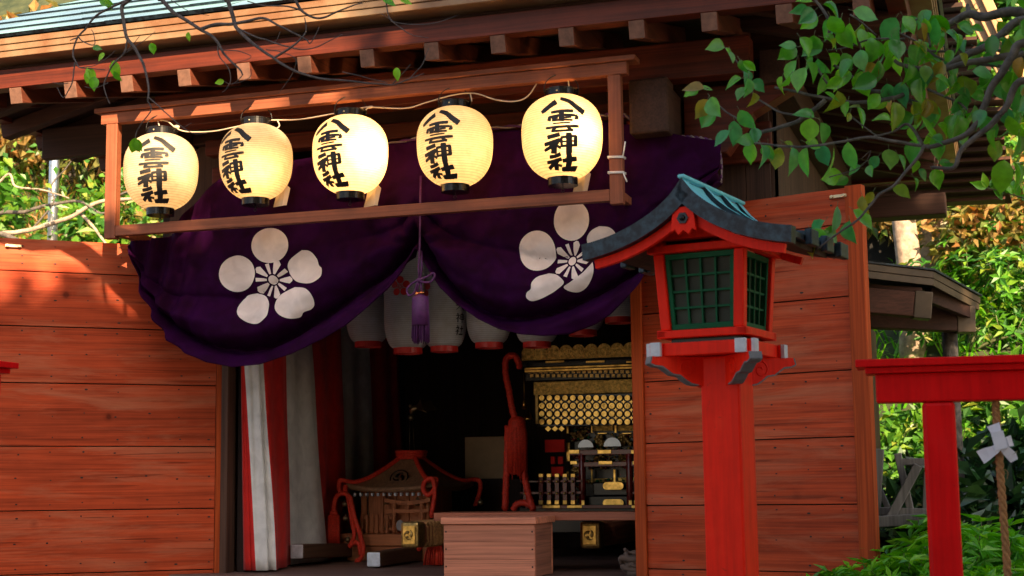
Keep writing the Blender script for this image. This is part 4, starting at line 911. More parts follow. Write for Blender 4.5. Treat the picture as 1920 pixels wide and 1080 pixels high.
# loose loop with the big tassel, left
YS = MY-.2
def ms(x, y): return at(x, y, YS)
rope([ms(626, 962), ms(627, 945), ms(632, 930), ms(645, 925), ms(655, 932), ms(660, 950), ms(666, 975), ms(676, 1005), ms(681, 1030), ms(676, 1048), ms(668, 1052)], rr)
rope([ms(652, 930), ms(656, 955), ms(660, 980), ms(664, 1005), ms(655, 1025)], rr*.9)
rope([ms(655, 1026), ms(663, 1018), ms(672, 1020), ms(676, 1040)], rr*.9)
b = MB(); b.ball(ms(626, 962), .026, 0, 12, (1, 1, .7)); b.lathe([(.014, .0), (.03, -.006), (.033, -.03), (.034, -.19), (.001, -.195)], 14, ms(626, 964))
for k in range(28):
    a = 2*math.pi*k/28; p = ms(626, 967)+Vector((.034*math.cos(a), .034*math.sin(a), 0)); b.tube([p, p+Vector((0, 0, -.19-random.uniform(0, .012)))], .0038, 4)
b.build('tassel', M['redrope'], sm)
for x, y in ((646, 945), (648, 972), (652, 1012), (901, 942), (818, 972)):
    b = MB(); p = at(x, y, YS+(.0 if x < 700 else .4)); b.ball(p, .018, 0, 12); b.tube([p, p+Vector((0, 0, .03))], .003, 6); b.build('round_bell', M['bell'], sm)
b = MB(); tp = at(818, 1020, .75)
for k in range(46):
    a = random.uniform(-.07, .05); q_ = tp+Vector((a*.6, random.uniform(-.02, .02), .0)); e = Vector((tp.x+a, q_.y-.02, FLOOR+.006)); b.tube([q_, q_.lerp(e, .5)+Vector((a*.1, 0, 0)), e], .0035, 4)
b.build('tassel', M['redrope'], sm)
rope([at(785, 1030, .85), at(795, 1020, .8), at(808, 1018, .76), at(820, 1022, .75)], rr)
# finial with a bird on the roof
b = MB(); tp = Vector((xc, ym, zA)); hz = at(773, 783, ym).z
b.tube([tp+Vector((-.012, 0, 0)), (xc-.010, ym, hz)], .0025, 6); b.tube([tp+Vector((.022, 0, 0)), (xc+.010, ym, hz)], .0025, 6); b.ball((xc, ym, hz), .022, 0, 10)
b.tube(smooth_path([(xc, ym, hz+.02), (xc+.01, ym, hz+.05), (xc+.05, ym, hz+.06), (xc+.11, ym, hz+.03)], 4), [.006, .01, .016, .02, .022, .022, .02, .018, .014, .01, .007, .005, .003], 8)
for s_ in (-1, 1): b.prism([(xc+.03, ym, hz+.06), (xc+.10, ym+s_*.09, hz+.11), (xc+.13, ym+s_*.12, hz+.05), (xc+.08, ym+s_*.05, hz+.04)], (0, 0, .004))
b.ball((xc-.005, ym, hz+.075), .012, 0, 8); b.build('finial', M['bell'], sm)

# ------------------------------------------------------------------ inside: large gilded portable shrine
GY = 1.55
def mg(x, y, dy=0): return at(x, y, GY+dy)
lg = thing('gilded_portable_shrine', 'large black and gold portable shrine with red fence, at the right inside the hall', 'portable shrine', (1.35, GY+.4, FLOOR))
def gbox(b, x0, y0, x1, y1, dy, th, mi=0):
    p, q_ = mg(x0, y1, dy), mg(x1, y0, dy); b.box(min(p.x, q_.x), max(p.x, q_.x), p.y, p.y+th, min(p.z, q_.z), max(p.z, q_.z), mi)
def gslab(name, x0, y0, x1, y1, dy, th, m, bevel=.003):   # rectangle with perspective-true edges parallel to the hall front
    za, zb = mg((x0+x1)/2, y0, dy).z, mg((x0+x1)/2, y1, dy).z; b = MB(); b.box(mg(x0, y0, dy).x, mg(x1, y0, dy).x, GY+dy, GY+dy+th, zb, za); return b.build(name, M[m], lg, bevel=bevel)
XR = 1330
zb0 = mg(1100, 950).z
gslab('lacquer_body', 1075, 735, XR, 948, .22, .7, 'black'); gslab('roof_body', 990, 655, XR, 700, .05, 1.0, 'black')
b = MB(); zc = mg(1100, 658, -.12).z; xa = mg(978, 660, -.12).x; k = 0
while k < 14:
    c = Vector((xa+.045+.082*k, GY-.12, zc-.003*k*0))
    for ring_ in (1.0, .72, .46):
        b.disc(c+Vector((0, -.004*(3-ring_*3), 0)), (0, -1, 0), .043*ring_, .006, 0, 18)
    k += 1
b.box(xa, xa+1.2, GY-.119, GY-.09, zc-.045, zc-.01); b.build('scalloped_eave', M['goldrelief'], lg)
gslab('eave_band', 980, 674, XR, 683, -.11, .05, 'black')
b = MB()
for k in range(4): gbox(b, 1022+76*k, 675, 1058+76*k, 681, -.118, .006)
pieces(b.build('band_plate', M['gold'], lg, bevel=.003))
gslab('eave_molding', 983, 683, XR, 687.5, -.125, .05, 'gold'); gslab('eave_molding', 983, 688, XR, 692.5, -.117, .05, 'gold')
gslab('rafter_backing', 985, 693, XR, 709, -.06, .05, 'black')
b = MB(); c2_ = MB()
for r_ in range(2):
    for k in range(24):
        x = 990+r_*4+10.2*k; gbox(b, x, 694+7.5*r_, x+6, 700+7.5*r_, -.075, .012)
b.build('rafter_tips', M['golddull'], lg)
gslab('gold_frieze', 1000, 711, XR, 736, -.06, .04, 'goldrelief'); gslab('lattice_edge', 1003, 736, 1009, 795, -.06, .02, 'golddull')
b = MB()
def gd(b, x, y, r, dy=-.05, n=12, mi=0):
    b.disc(mg(x, y, dy), (0, -1, 0), r, .006, mi, n)
for row, y in enumerate((746, 761, 776, 791)):
    for k in range(14):
        x = 1016+14.6*k
        if row == 1:
            p = mg(x, y, -.05); b.lathe([(.009, 0), (.018, 0), (.018, .006), (.009, .006), (.009, 0)], 14, p, T=Matrix.Rotation(R(90), 4, 'X'), smooth=False)
            b.prism([p+Vector((dx*.009, .003, dz*.009)) for dx, dz in ((1, 0), (0, 1), (-1, 0), (0, -1))], (0, -.004, 0))
        else: gd(b, x, y, .0172)
        if row < 3:
            p = mg(x+7.3, y+7.5, -.045)
            b.prism([p+Vector((dx*.0135, 0, dz*.0135)) for dx, dz in ((1, 0), (.3, .3), (0, 1), (-.3, .3), (-1, 0), (-.3, -.3), (0, -1), (.3, -.3))], (0, -.005, 0))
for x in (1028, 1041, 1053): 
    p = mg(x, 804, -.05); b.prism([p+Vector((dx*.02, 0, dz*.017)) for dx, dz in ((1, 0), (0, 1), (-1, 0), (0, -1))], (0, -.005, 0))
b.build('gold_medallions', M['gold'], lg)
gslab('lattice_backing', 1005, 737, XR, 797, -.02, .01, 'black')
# carved panels and gilt frames behind the torii
for i, (x0, y0, x1, y1) in enumerate(((1112, 797, 1150, 808), (1158, 797, 1200, 808), (1112, 897, 1148, 905), (1158, 895, 1200, 904))):
    gslab('carved_panel', x0, y0, x1, y1, .19, .02, 'goldrelief')
b = MB()
for x0, y0, x1, y1 in ((1062, 792, 1066, 813), (1062, 830, 1068, 865), (1108, 795, 1111, 812), (1152, 795, 1156, 812), (1199, 793, 1203, 812), (1108, 880, 1111, 905), (1150, 880, 1154, 905), (1120, 811, 1138, 814), (1166, 811, 1184, 814), (1062, 884, 1066, 900)): gbox(b, x0, y0, x1, y1, .17, .012)
pieces(b.build('gilt_fitting', M['gold'], lg, bevel=.002))
b = MB()
for x, y, r_ in ((1126, 827, .045), (1172, 827, .052), (1125, 865, .045), (1170, 865, .05), (1090, 815, .03), (1082, 880, .03)):
    p = mg(x, y, .19)
    for k in range(26):
        a = random.uniform(0, 6.3); q_ = random.uniform(0, r_); b.ball(p+Vector((math.cos(a)*q_, random.uniform(-.02, .0), math.sin(a)*q_)), random.uniform(.008, .016), 0, 6, (1, .7, 1))
    b.build('carving', M['golddull'], lg); b = MB()
random.seed(77)
for x0, y0, x1, y1 in ((1072, 800, 1104, 826), (1072, 846, 1086, 940), (1100, 852, 1176, 878), (1112, 812, 1200, 846), (1100, 906, 1176, 900), (1190, 850, 1204, 940)):
    b = MB()
    for k in range(46):
        p = mg(random.uniform(x0, x1), random.uniform(min(y0, y1), max(y0, y1)), .185); b.ball(p+Vector((0, random.uniform(-.012, .01), 0)), random.uniform(.005, .012), random.choice((0, 0, 0, 1, 2)), 6, (1.2, .7, .9))
    b.build('carving', [M['golddull'], M['redlacquer'], M['greenpaint']], lg)
b = MB()
for x0, y0, x1, y1 in ((1022, 824, 1058, 848), (1033, 856, 1040, 870), (1046, 856, 1055, 870), (1034, 875, 1056, 893)): gbox(b, x0, y0, x1, y1, .1, .03)
pieces(b.build('red_panel', M['stripered'], lg))
for x, y, r_ in ((1098, 837, .050), (1148, 835, .056), (1202, 833, .05)):
    b = MB(); p = mg(x, y, .12); b.prism([p+Vector((r_*math.cos(math.pi*k/16), 0, r_*math.sin(math.pi*k/16)*.98-.006)) for k in range(17)], (0, .006, 0)); b.build('mirror', M['mirror'], lg)
# torii
b = MB()
for x in (1093, 1182): 
    p, q_ = mg(x, 955, 0), mg(x, 850, 0); b.tube([Vector((p.x, p.y, p.z)), Vector((p.x, p.y, q_.z))], .022, 12)
zk = mg(1140, 849).z; xa, xb = mg(1070, 850).x, mg(1212, 850).x
b.box(xa, xb, GY-.02, GY+.02, zk-.012, zk+.02); b.box(xa+.02, xb-.02, GY-.014, GY+.014, zk-.085, zk-.055)
b.build('torii', M['redlacquer'], lg, bevel=.003)
b = MB()
for x0, x1 in ((1066, 1086), (1120, 1146), (1183, 1212)): gbox(b, x0, 843, x1, 851, -.026, .052)
for x0, x1 in ((1069, 1082), (1122, 1148), (1186, 1200)): gbox(b, x0, 864, x1, 871, -.022, .044)
for x in (1093, 1182): gbox(b, x-3, 938, x+3, 954, -.027, .01)
pieces(b.build('torii_fitting', M['gold'], lg, bevel=.002))
# fence
b = MB(); c2_ = MB()
for x in (984, 1014, 1029, 1044, 1059, 1074, 1193, 1210):
    gbox(b, x-3.6, 889, x+3.6, 945, -.07, .02); gbox(c2_, x-4.2, 888, x+4.2, 895, -.075, .03); gbox(c2_, x-4.2, 938, x+4.2, 946, -.075, .03)
    for y in (903, 925): c2_.ball(mg(x, y, -.075), .009, 0, 8)
gbox(b, 975, 900, 1090, 905, -.049, .012); gbox(b, 975, 921, 1090, 927, -.049, .012); gbox(b, 1186, 900, 1260, 905, -.049, .012); gbox(b, 1186, 921, 1260, 927, -.049, .012); gbox(b, 985, 946, 1260, 954, -.06, .05)
b.build('fence', M['redlacquer'], lg, bevel=.002)
for x0, x1 in ((1017, 1050), (1063, 1091), (1184, 1212)): gbox(c2_, x0, 947, x1, 953, -.068, .006)
pieces(c2_.build('fence_fitting', M['gold'], lg, bevel=.002))
b = MB(); zt_ = mg(1100, 905).z; b.box(mg(975, 950).x, mg(975, 950).x+1.15, GY-.03, GY+1.0, FLOOR+.16, zb0+.002); b.box(mg(1092, 950).x, mg(1092, 950).x+.9, GY+.05, GY+.6, zb0+.003, mg(1100, 930, .05).z); b.box(mg(1105, 950).x, mg(1105, 950).x+.8, GY+.09, GY+.6, mg(1100, 930, .05).z+.001, zt_)
b.build('base', M['black'], lg, bevel=.006)
b = MB()
for y in (911, 943):
    p = mg(1150, y, .03); q_ = [p+Vector((s_*(.043)+.023*math.cos(a), 0, .023*math.sin(a))) for s_, a0 in ((1, -90), (-1, 90)) for a in [R(a0+180*k/8) for k in range(9)]]; b.prism(q_, (0, -.006, 0))
pieces(b.build('gold_plate', M['gold'], lg))
b = MB(); b.box(mg(985, 950).x, mg(985, 950).x+.06, GY+.0, GY+.1, FLOOR, FLOOR+.16); b.box(mg(985, 950).x+.9, mg(985, 950).x+.96, GY+.0, GY+.1, FLOOR, FLOOR+.16); b.build('leg', M['black'], lg)
# its carrying poles with gilt, crested ends
for x, y, Yp, m_ in ((768, 1003, .42, 'log'), (1106, 1003, .36, 'log')):
    c = at(x, y, Yp); b = MB(); d = Vector((.03, 1, .0)).normalized()
    b.bar(c+d*.02, c+d*1.5, .105, .135, mi=0); p_ = b.build('carrying_pole', M[m_], lg, bevel=.03)
    b = MB(); b.bar(c-d*.006, c+d*.10, .112, .145); b.build('end_cap', M['golddull'], p_, bevel=.016)
    b = MB(); b.bar(c-d*.013, c-d*.0065, .078, .105); b.build('end_plate', M['gold'], p_, bevel=.004)
    b = MB(); q_ = c-d*.0135
    for k in range(3):
        a = R(90+120*k); pts = []
        for t in range(9):
            u_ = t/8; a2 = a+u_*1.9; r_ = .013+.016*u_; pts.append((a2, r_, .0095*(1-u_)**.8+.001))
        b.tube([q_+Vector((r_*math.cos(a2), 0, r_*math.sin(a2))) for a2, r_, w_ in pts], [w_ for _, _, w_ in pts], 8)
    b.build('tomoe_crest', M['golddull'], p_)
# fibre wrapping on the left pole
c = at(768, 1003, .42); b = MB()
for k in range(7): b.bar(c+Vector((.004*k, .12+.045*k, 0)), c+Vector((.004*k, .155+.045*k, 0)), .122, .152)
b.build('wrapping', M['rope'], lg, bevel=.03)
# its thick red rope and tassel
YT = GY-.22
def mt(x, y): return at(x, y, YT)
rope([mt(975, 690), mt(966, 668), mt(950, 672), mt(948, 700), mt(954, 730), mt(960, 765), mt(966, 785)], .020, 'rope', lg)
rope([mt(952, 800), mt(951, 850), mt(949, 900), mt(947, 955)], .021, 'rope', lg); rope([mt(980, 870), mt(986, 905), mt(993, 935), mt(1000, 956)], .021, 'rope', lg); rope([mt(962, 956), mt(970, 945), mt(985, 943), mt(998, 950)], .02, 'rope', lg)
b = MB(); b.lathe([(.004, .0), (.035, -.008), (.052, -.03), (.058, -.08), (.060, -.20), (.058, -.27), (.052, -.34), (.03, -.36)], 18, mt(969, 780))
for k in range(120):
    a = 2*math.pi*k/60+random.uniform(-.04, .04); p = mt(969, 788); l_ = random.uniform(.28, .37) if k < 60 else random.uniform(.2, .28)
    b.tube([p+Vector((.02*math.cos(a), .02*math.sin(a), .012)), p+Vector((.046*math.cos(a), .046*math.sin(a), -.012)), p+Vector((.0615*math.cos(a), .0615*math.sin(a), -.08)), p+Vector((.061*math.cos(a), .061*math.sin(a), -l_))], .0036, 4)
b.build('tassel', M['redrope'], lg)
b = MB(); b.tube([mt(982, 700), mt(983, 748)], .002, 5); b.lathe([(.002, .02), (.01, .0), (.016, -.04), (.002, -.03)], 10, mt(983, 755)); b.lathe([(.002, .03), (.03, -.02), (.034, -.03), (.002, -.02)], 4, mt(990, 778)); b.build('hanging_ornament', M['gold'], lg)
# ------------------------------------------------------------------ the red lantern post
ROT = R(-10.4); pf = at(1352, 800, -2.5); ax = Vector((math.cos(ROT), math.sin(ROT), 0)); ay = Vector((-math.sin(ROT), math.cos(ROT), 0))
O = Vector((pf.x, pf.y, 0)) + ay*.07
rl = thing('lantern_post', 'vermilion wooden lantern on a square post, with curved copper roof and green lattice windows', 'lantern post', O, ROT)
TL = W[rl]
def LP(x, y, yl): return TL.inverted() @ on(x, y, O+ay*yl, -ay)
def lb(b, *a, mi=0): return b.box(*a, mi=mi, T=TL)
HX = -.03
zT = LP(1310, 650, -.18).z; zP = zT-.022
b = MB(); lb(b, -.07, .07, -.07, .07, 0, zP-.002); b.build('post', M['redpaint'], rl, bevel=.008)
# tray of crossing beams with white ends
b = MB(); lb(b, HX-.165, HX+.165, -.165, .165, zP, zP+.030); b.build('tray', M['redpaint'], rl, bevel=.003)
for s_ in (-1, 1):
    b = MB(); lb(b, HX+s_*.15-.018, HX+s_*.15+.018, -.185, .185, zP-.004, zP+.042); b.build('tray_beam', M['redpaint'], rl, bevel=.003)
    b = MB(); lb(b, HX-.185, HX-.1683, s_*.15-.018, s_*.15+.018, zP-.003, zP+.041); lb(b, HX+.1683, HX+.185, s_*.15-.018, s_*.15+.018, zP-.003, zP+.041); lb(b, HX-.13, HX+.13, s_*.15-.018, s_*.15+.018, zP-.003, zP+.041); b.build('tray_beam', M['redpaint'], rl, bevel=.003)
b = MB()
for s_ in (-1, 1):
    for e in (-1, 1):
        lb(b, HX+s_*.15-.0185, HX+s_*.15+.0185, e*.186-.009, e*.186+.009, zP-.0045, zP+.0425); lb(b, HX+e*.186-.007, HX+e*.186+.007, s_*.15-.0185, s_*.15+.0185, zP-.0045, zP+.0425)
pieces(b.build('white_beam_end', M['whitepaint'], rl, bevel=.002))
for sx in (-1, 1):
    for sy in (-1, 1):
        d = Vector((sx, sy, 0)).normalized(); t_ = Vector((-d.y, d.x, 0)); o_ = Vector((HX*.6, 0, 0))
        prof = [(.06, -.003), (.262, -.003), (.268, -.026), (.250, -.034), (.225, -.036), (.205, -.050), (.188, -.062), (.160, -.066), (.140, -.082), (.120, -.094), (.095, -.098), (.06, -.110)]
        b = MB(); b.prism([TL @ (o_+d*r_+Vector((0, 0, zP+z))-t_*.022) for r_, z in prof], TL.to_3x3() @ (t_*.044)); br = b.build('bracket', M['redpaint'], rl, bevel=.002)
        b = MB()
        for (r0, z0_), (r1, z1_) in zip(prof[1:-1], prof[2:-1]):
            b.bar(TL @ (o_+d*(r0+.001)+Vector((0, 0, zP+z0_-.001))), TL @ (o_+d*(r1+.001)+Vector((0, 0, zP+z1_-.001))), .0445, .005)
        b.build('grey_edge', M['greypaint'], br)
        b = MB()
        for s_ in (-1, 1):
            pts = []
            for k in range(22):
                a = k*.42; r_ = .006+.0013*k; pts.append(TL @ (o_+d*(.135+r_*math.cos(a))+t_*.022*s_+Vector((0, 0, zP-.045+r_*math.sin(a)))))
            b.tube(pts, .0028, 5)
        b.build('spiral_carving', M['redpaint'], br)
zB0, zB1 = zP+.058, LP(1310, 468, -.16).z; hb, ht = .146, .163
b = MB(); lb(b, HX-.12, HX+.12, -.12, .12, zP+.031, zB0-.001); b.build('neck', M['black'], rl)
def taper(z): return hb+(ht-hb)*(z-zB0)/(zB1-zB0)
for nm, za, zb_, ex in (('sill_rail', zB0, zB0+.026, .012), ('head_rail', zB1-.004, zB1+.022, .016)):
    for k in range(4):
        h_ = taper(za)+ex; b = MB(); T2 = TL @ Matrix.Translation((HX, 0, 0)) @ Matrix.Rotation(R(90*k), 4, 'Z'); e_ = .0 if k % 2 else .034
        b.box(-h_+e_*0, h_, -h_, -h_+.034, za+(.0015 if k % 2 else 0), zb_+(.0015 if k % 2 else 0), T=T2); b.build(nm, M['redpaint'], rl, bevel=.003)
zW0, zW1 = zB0+.028, zB1-.006
for sx in (-1, 1):
    for sy in (-1, 1):
        a0, a1 = taper(zW0), taper(zW1); b = MB(); w_ = .036
        def cr_(a, z): 
            return [TL @ Vector((HX+sx*x_, sy*y_, z)) for x_, y_ in ((a-w_, a-w_), (a, a-w_), (a, a), (a-w_, a))]
        b.hexa(cr_(a0, zW0)+cr_(a1, zW1)); b.build('corner_post', M['redpaint'], rl, bevel=.004)
for k in range(4):
    T2 = TL @ Matrix.Translation((HX, 0, 0)) @ Matrix.Rotation(R(90*k), 4, 'Z')
    def wp(u, v, o): # u -1..1 across, v 0..1 up
        z = zW0+(zW1-zW0)*v; a = taper(z); return T2 @ Vector((u*(a-.037), -a+.012+o, z))
    def wbar(b, u0, u1, v0, v1, o0, o1): b.hexa([wp(u0, v0, o0), wp(u1, v0, o0), wp(u1, v0, o1), wp(u0, v0, o1), wp(u0, v1, o0), wp(u1, v1, o0), wp(u1, v1, o1), wp(u0, v1, o1)])
    b = MB(); wbar(b, -1, 1, 0, .075, 0, .02); wbar(b, -1, 1, .925, 1, 0, .02); wbar(b, -1, -.87, .0755, .9245, 0, .02); wbar(b, .87, 1, .0755, .9245, 0, .02)
    wf = b.build('window', M['greenpaint'], rl, bevel=.002)
    b = MB()
    for j in range(1, 4):
        u = -.87+1.74*j/4; wbar(b, u-.028, u+.028, .0757, .9243, .004, .016); v = .075+.85*j/4; wbar(b, -.8695, .8695, v-.014, v+.014, .0055, .018)
    b.build('lattice', M['greenpaint'], wf)
    b = MB(); wbar(b, -.868, .868, .0758, .9242, .0185, .021); b.build('pane', M['pane'], wf)
# roof
yR0, yR1 = -.33, .25; tl, tr, ta_ = LP(1090, 460, yR0), LP(1484, 425, yR0), LP(1273, 335, yR0)
aw = (tr.x-tl.x)/2; xm = (tr.x+tl.x)/2; zt0 = (tl.z+tr.z)/2; za0 = ta_.z
RP = [(0, 1.0), (.035, .90), (.08, .785), (.14, .675), (.22, .55), (.32, .425), (.42, .325), (.52, .235), (.62, .165), (.72, .105), (.82, .06), (.91, .025), (1.0, .0)]
def rz2(u): # u -1..1, top surface height
    return zt0+(za0-zt0)*interp(RP, abs(u))
def rpt(u, y, o=0): 
    du = .01; n_ = Vector((-(rz2(min(1, u+du))-rz2(max(-1, u-du)))/(2*du*aw), 0, 1)).normalized() if abs(u) > .02 else Vector((0, 0, 1))
    return TL @ (Vector((xm+u*aw, y, rz2(u)))+n_*o)
NU = 44; us = [-1+2*i/NU for i in range(NU+1)]
def roofstrip(b, y0, y1, o0, o1, u0=-1, u1=1, mi=0, front_mi=None):
    uu = [u0+(u1-u0)*i/NU for i in range(NU+1)]
    for a, c in zip(uu, uu[1:]):
        p = [rpt(a, y0, o0), rpt(c, y0, o0), rpt(c, y1, o0), rpt(a, y1, o0), rpt(a, y0, o1), rpt(c, y0, o1), rpt(c, y1, o1), rpt(a, y1, o1)]
        b.f((p[4], p[5], p[6], p[7]), mi); b.f((p[3], p[2], p[1], p[0]), mi if front_mi is None else front_mi)
        b.f((p[0], p[1], p[5], p[4]), mi if front_mi is None else front_mi); b.f((p[2], p[3], p[7], p[6]), mi if front_mi is None else front_mi)
    for a in (u0, u1): b.f((rpt(a, y0, o0), rpt(a, y1, o0), rpt(a, y1, o1), rpt(a, y0, o1)), mi if front_mi is None else front_mi)
b = MB(); roofstrip(b, yR0+.045, yR1-.045, -.022, -.004, -.97, .97, 0, 1); rf2 = b.build('roof', [M['lroof'], M['lroofdark']], rl)
for k, yy_ in enumerate((yR0, -.14, .03, yR1-.06)):
    b = MB(); w_ = .046 if k in (0, 3) else .03
    if k == 0: roofstrip(b, yy_, yy_+w_, -.050, .004, -1, 1, 0, 1)
    else: roofstrip(b, yy_, yy_+w_, -.034 if k == 3 else -.0035, .012 if k < 3 else .006, -1.0, 1.0, 0, 1)
    b.build('roof_batten' if k in (1, 2) else 'barge_edge', [M['lroof'], M['lroofdark']], rf2)
    if k:
        b = MB()
        for u in (-1, 1):
            p = Vector((xm+u*aw, yy_, rz2(u))); lb(b, p.x-.012, p.x+.012, yy_-.02, yy_+w_+.03, p.z-.034, p.z+.018)
        pieces(b.build('batten_end', M['lroofdark'], rf2, bevel=.004))
b = MB(); lb(b, xm-.012, xm+.012, yR0-.004, yR1+.004, za0+.002, za0+.014); b.build('ridge', M['lroof'], rf2, bevel=.004)
b = MB(); roofstrip(b, yR0+.03, yR0+.05, -.082, -.052, -.93, .93); b.build('barge_board', M['redpaint'], rl)
b = MB(); roofstrip(b, yR1-.06, yR1-.04, -.076, -.050, -.68, .68); b.build('barge_board', M['redpaint'], rl)
b = MB(); roofstrip(b, yR0+.052, yR1-.062, -.040, -.024, -.9, .9); b.build('roof_lining', M['darkZ'], rl)
# beams under the roof, purlins with white ends, gable strut
zU = zB1+.040
for k, y_ in enumerate((-.15, .15)):
    b = MB(); lb(b, HX-.165, HX+.165, y_-.02, y_+.02, zU, zU+.045); b.build('cross_beam', M['redpaint'], rl, bevel=.003)
    b = MB(); lb(b, HX-.07, HX+.07, y_-.012, y_+.012, zU+.046, zU+.078); lb(b, xm-.016, xm+.016, y_-.012, y_+.012, zU+.079, za0-.10); b.build('gable_board', M['redpaint'], rl, bevel=.002)
for s_ in (-1, 1):
    x = HX+s_*.172; b = MB(); lb(b, x-.019, x+.019, -.235, .19, zU-.014, zU+.022); pu = b.build('purlin', M['redpaint'], rl, bevel=.003)
    b = MB(); 
    lb(b, x-.0195, x+.0195, -.248, -.228, zU-.0145, zU+.0225)
    pieces(b.build('white_end', M['whitepaint'], pu, bevel=.002))
for s_ in (-1, 1):
    for t_ in (-1, 1):
        b = MB(); lb(b, HX+s_*.145-.018, HX+s_*.145+.018, t_*.145-.018, t_*.145+.018, zB1+.024, zU-.001); b.build('short_post', M['redpaint'], rl)
b = MB(); gp = [(-.034, .012), (.034, .012), (.040, -.025), (.044, -.070), (.030, -.062), (.018, -.080), (0, -.066), (-.018, -.080), (-.030, -.062), (-.044, -.070), (-.040, -.025)]
zg = rz2(0)-.105
b.prism([TL @ Vector((xm+x_, yR0+.022, zg+z_)) for x_, z_ in gp], TL.to_3x3() @ Vector((0, -.016, 0))); ge = b.build('gable_pendant', M['redpaint'], rl, bevel=.002)
b = MB(); b.disc(TL @ Vector((xm, yR0+.0055, zg-.026)), -ay, .020, .005, 0, 6); b.ball(TL @ Vector((xm, yR0-.002, zg-.026)), .010, 0, 8); b.build('hexagon_stud', M['black'], ge)

# ------------------------------------------------------------------ crimson tie racks, rope and paper knot
def rack(label, P, rz, x_len, posts):
    t = thing('tie_rack', label, 'rack', (P.x, P.y, 0), rz); T = W[t]; z = P.z
    b = MB(); b.box(.0, x_len, -.06, .10, z-.012, z+.012, T=T); b.box(.028, x_len, -.045, .085, z-.032, z-.013, T=T); b.build('cap', M['redpaint2'], t, bevel=.003)
    b = MB(); b.box(.058, x_len-.05, -.028, .068, z-.122, z-.033, T=T); b.build('cross_beam', M['redpaint2'], t, bevel=.005)
    for px_ in posts:
        b = MB(); b.box(px_, px_+.098, -.024, .064, 0, z-.123, T=T); b.build('post', M['redpaint2'], t, bevel=.012)
    return t
RY = -2.7; P = at(1605, 684, RY)
rack('crimson rack of post and capped beam at the right edge, carrying a straw rope', P, R(3), 2.2, (at(1728, 750, RY).x-P.x, 1.9))
P2 = at(18, 684, -2.5); Tt = rack('crimson rack with only its beam tip showing at the left edge', Vector((P2.x, P2.y, P2.z)), R(180), 2.0, (.3, 1.7))
RYr = RY+.03
def rp_(x, y): return at(x, y, RYr)
b = MB()
rp = smooth_path([rp_(1866, 742), rp_(1868, 780), rp_(1873, 850), rp_(1878, 920), rp_(1884, 1000), rp_(1890, 1090), rp_(1894, 1200)], 16)
for ph in (0, 2.09, 4.19):
    b.tube([p+Vector((math.cos(i*.62+ph)*.006, math.sin(i*.62+ph)*.006, 0)) for i, p in enumerate(rp)], .0068, 7)
for k in range(60):
    p = random.choice(rp); a = random.uniform(0, 6.3); d = Vector((math.cos(a)*.014, math.sin(a)*.012, random.uniform(-.02, .02))); b.tube([p+d*.5, p+d*1.3], .0007, 3)
b.tube(smooth_path([rp_(1884, 880), rp_(1890, 886), rp_(1888, 898)], 4), .0012, 4)
tag(b.build('straw_rope', M['rope'], loc=rp_(1890, 1090)), 'brown twisted straw rope hanging down from the crimson rack at the right edge', 'rope')
b = MB(); ry = RYr-.018
def kp_(x, y, o=0): return at(x, y, ry-o)
def strip(b, pts, ws, off=0):
    P = [kp_(x, y, off+.004*math.sin(i*1.7)) for i, (x, y) in enumerate(pts)]
    for i in range(len(P)-1):
        d = (P[i+1]-P[i]).normalized(); q_ = Vector((d.z, 0, -d.x)); d2 = (P[min(i+2, len(P)-1)]-P[i]).normalized(); q2 = Vector((d2.z, 0, -d2.x))
        b.f([P[i]-q_*ws[i], P[i]+q_*ws[i], P[i+1]+q2*ws[i+1]+Vector((0, .004, 0)), P[i+1]-q2*ws[i+1]])
strip(b, [(1876, 836), (1864, 844), (1852, 850), (1838, 858)], [.010, .014, .019, .022], .004)
strip(b, [(1878, 832), (1886, 844), (1896, 854), (1902, 864)], [.010, .014, .016, .012], .002)
strip(b, [(1874, 824), (1868, 810), (1862, 796)], [.012, .016, .020], .0)
strip(b, [(1880, 830), (1890, 828), (1898, 826)], [.010, .016, .018], .006)
T3 = Matrix.Translation(kp_(1873, 824, .004)) @ Matrix.Rotation(R(-12), 4, 'Y'); b.box(-.018, .018, -.006, .028, -.030, .024, T=T3)
tag(b.build('paper_knot', M['whitepaper'], loc=kp_(1873, 824), solid=.0015), 'white paper fortune strip knotted round the straw rope', 'paper strip')

# ------------------------------------------------------------------ small roofed building behind, right
nb = thing('side_shrine', 'small weathered brown building with a stepped copper eave behind the right door', 'small building', at(1700, 900, 2.4) - Vector((0, 0, at(1700, 900, 2.4).z)))
q0, q1, q2 = at(1560, 486, 1.9), at(1750, 508, 2.1), at(1838, 557, 2.9)
q3 = q2+(q0-q1)*1.2; hgt = .035
b = MB(); cen = (q0+q1+q2+q3)/4
for k in range(2):
    dz = Vector((0, 0, -.047*k)); ins = .018*k
    a = [p.lerp(cen, ins)+dz for p in (q0, q1, q2, q3)]
    for i in range(3):
        j = i+1; p_, c = a[i], a[j]; inn = [p_.lerp(cen, .08), c.lerp(cen, .08)]
        b.hexa([p_-Vector((0, 0, .045)), c-Vector((0, 0, .045)), inn[1]-Vector((0, 0, .045)), inn[0]-Vector((0, 0, .045)), p_, c, inn[1], inn[0]])
b.build('fascia', M['fasciashade'], nb, bevel=.003)
b = MB(); up = Vector((-.15, .25, .22)); b.hexa([q0+Vector((0, -.005, .002)), q1+Vector((.01, -.01, .002)), q2+Vector((.015, 0, .002)), q3+Vector((0, 0, .002)), q0+Vector((0, -.005, .014)), q1+Vector((.01, -.01, .014)), q2+Vector((.015, 0, .014)), q3+Vector((0, 0, .014))]); b.build('roof', M['lroofdark'], nb)
u0, u1 = at(1560, 556, 2.05), at(1712, 572, 2.15)
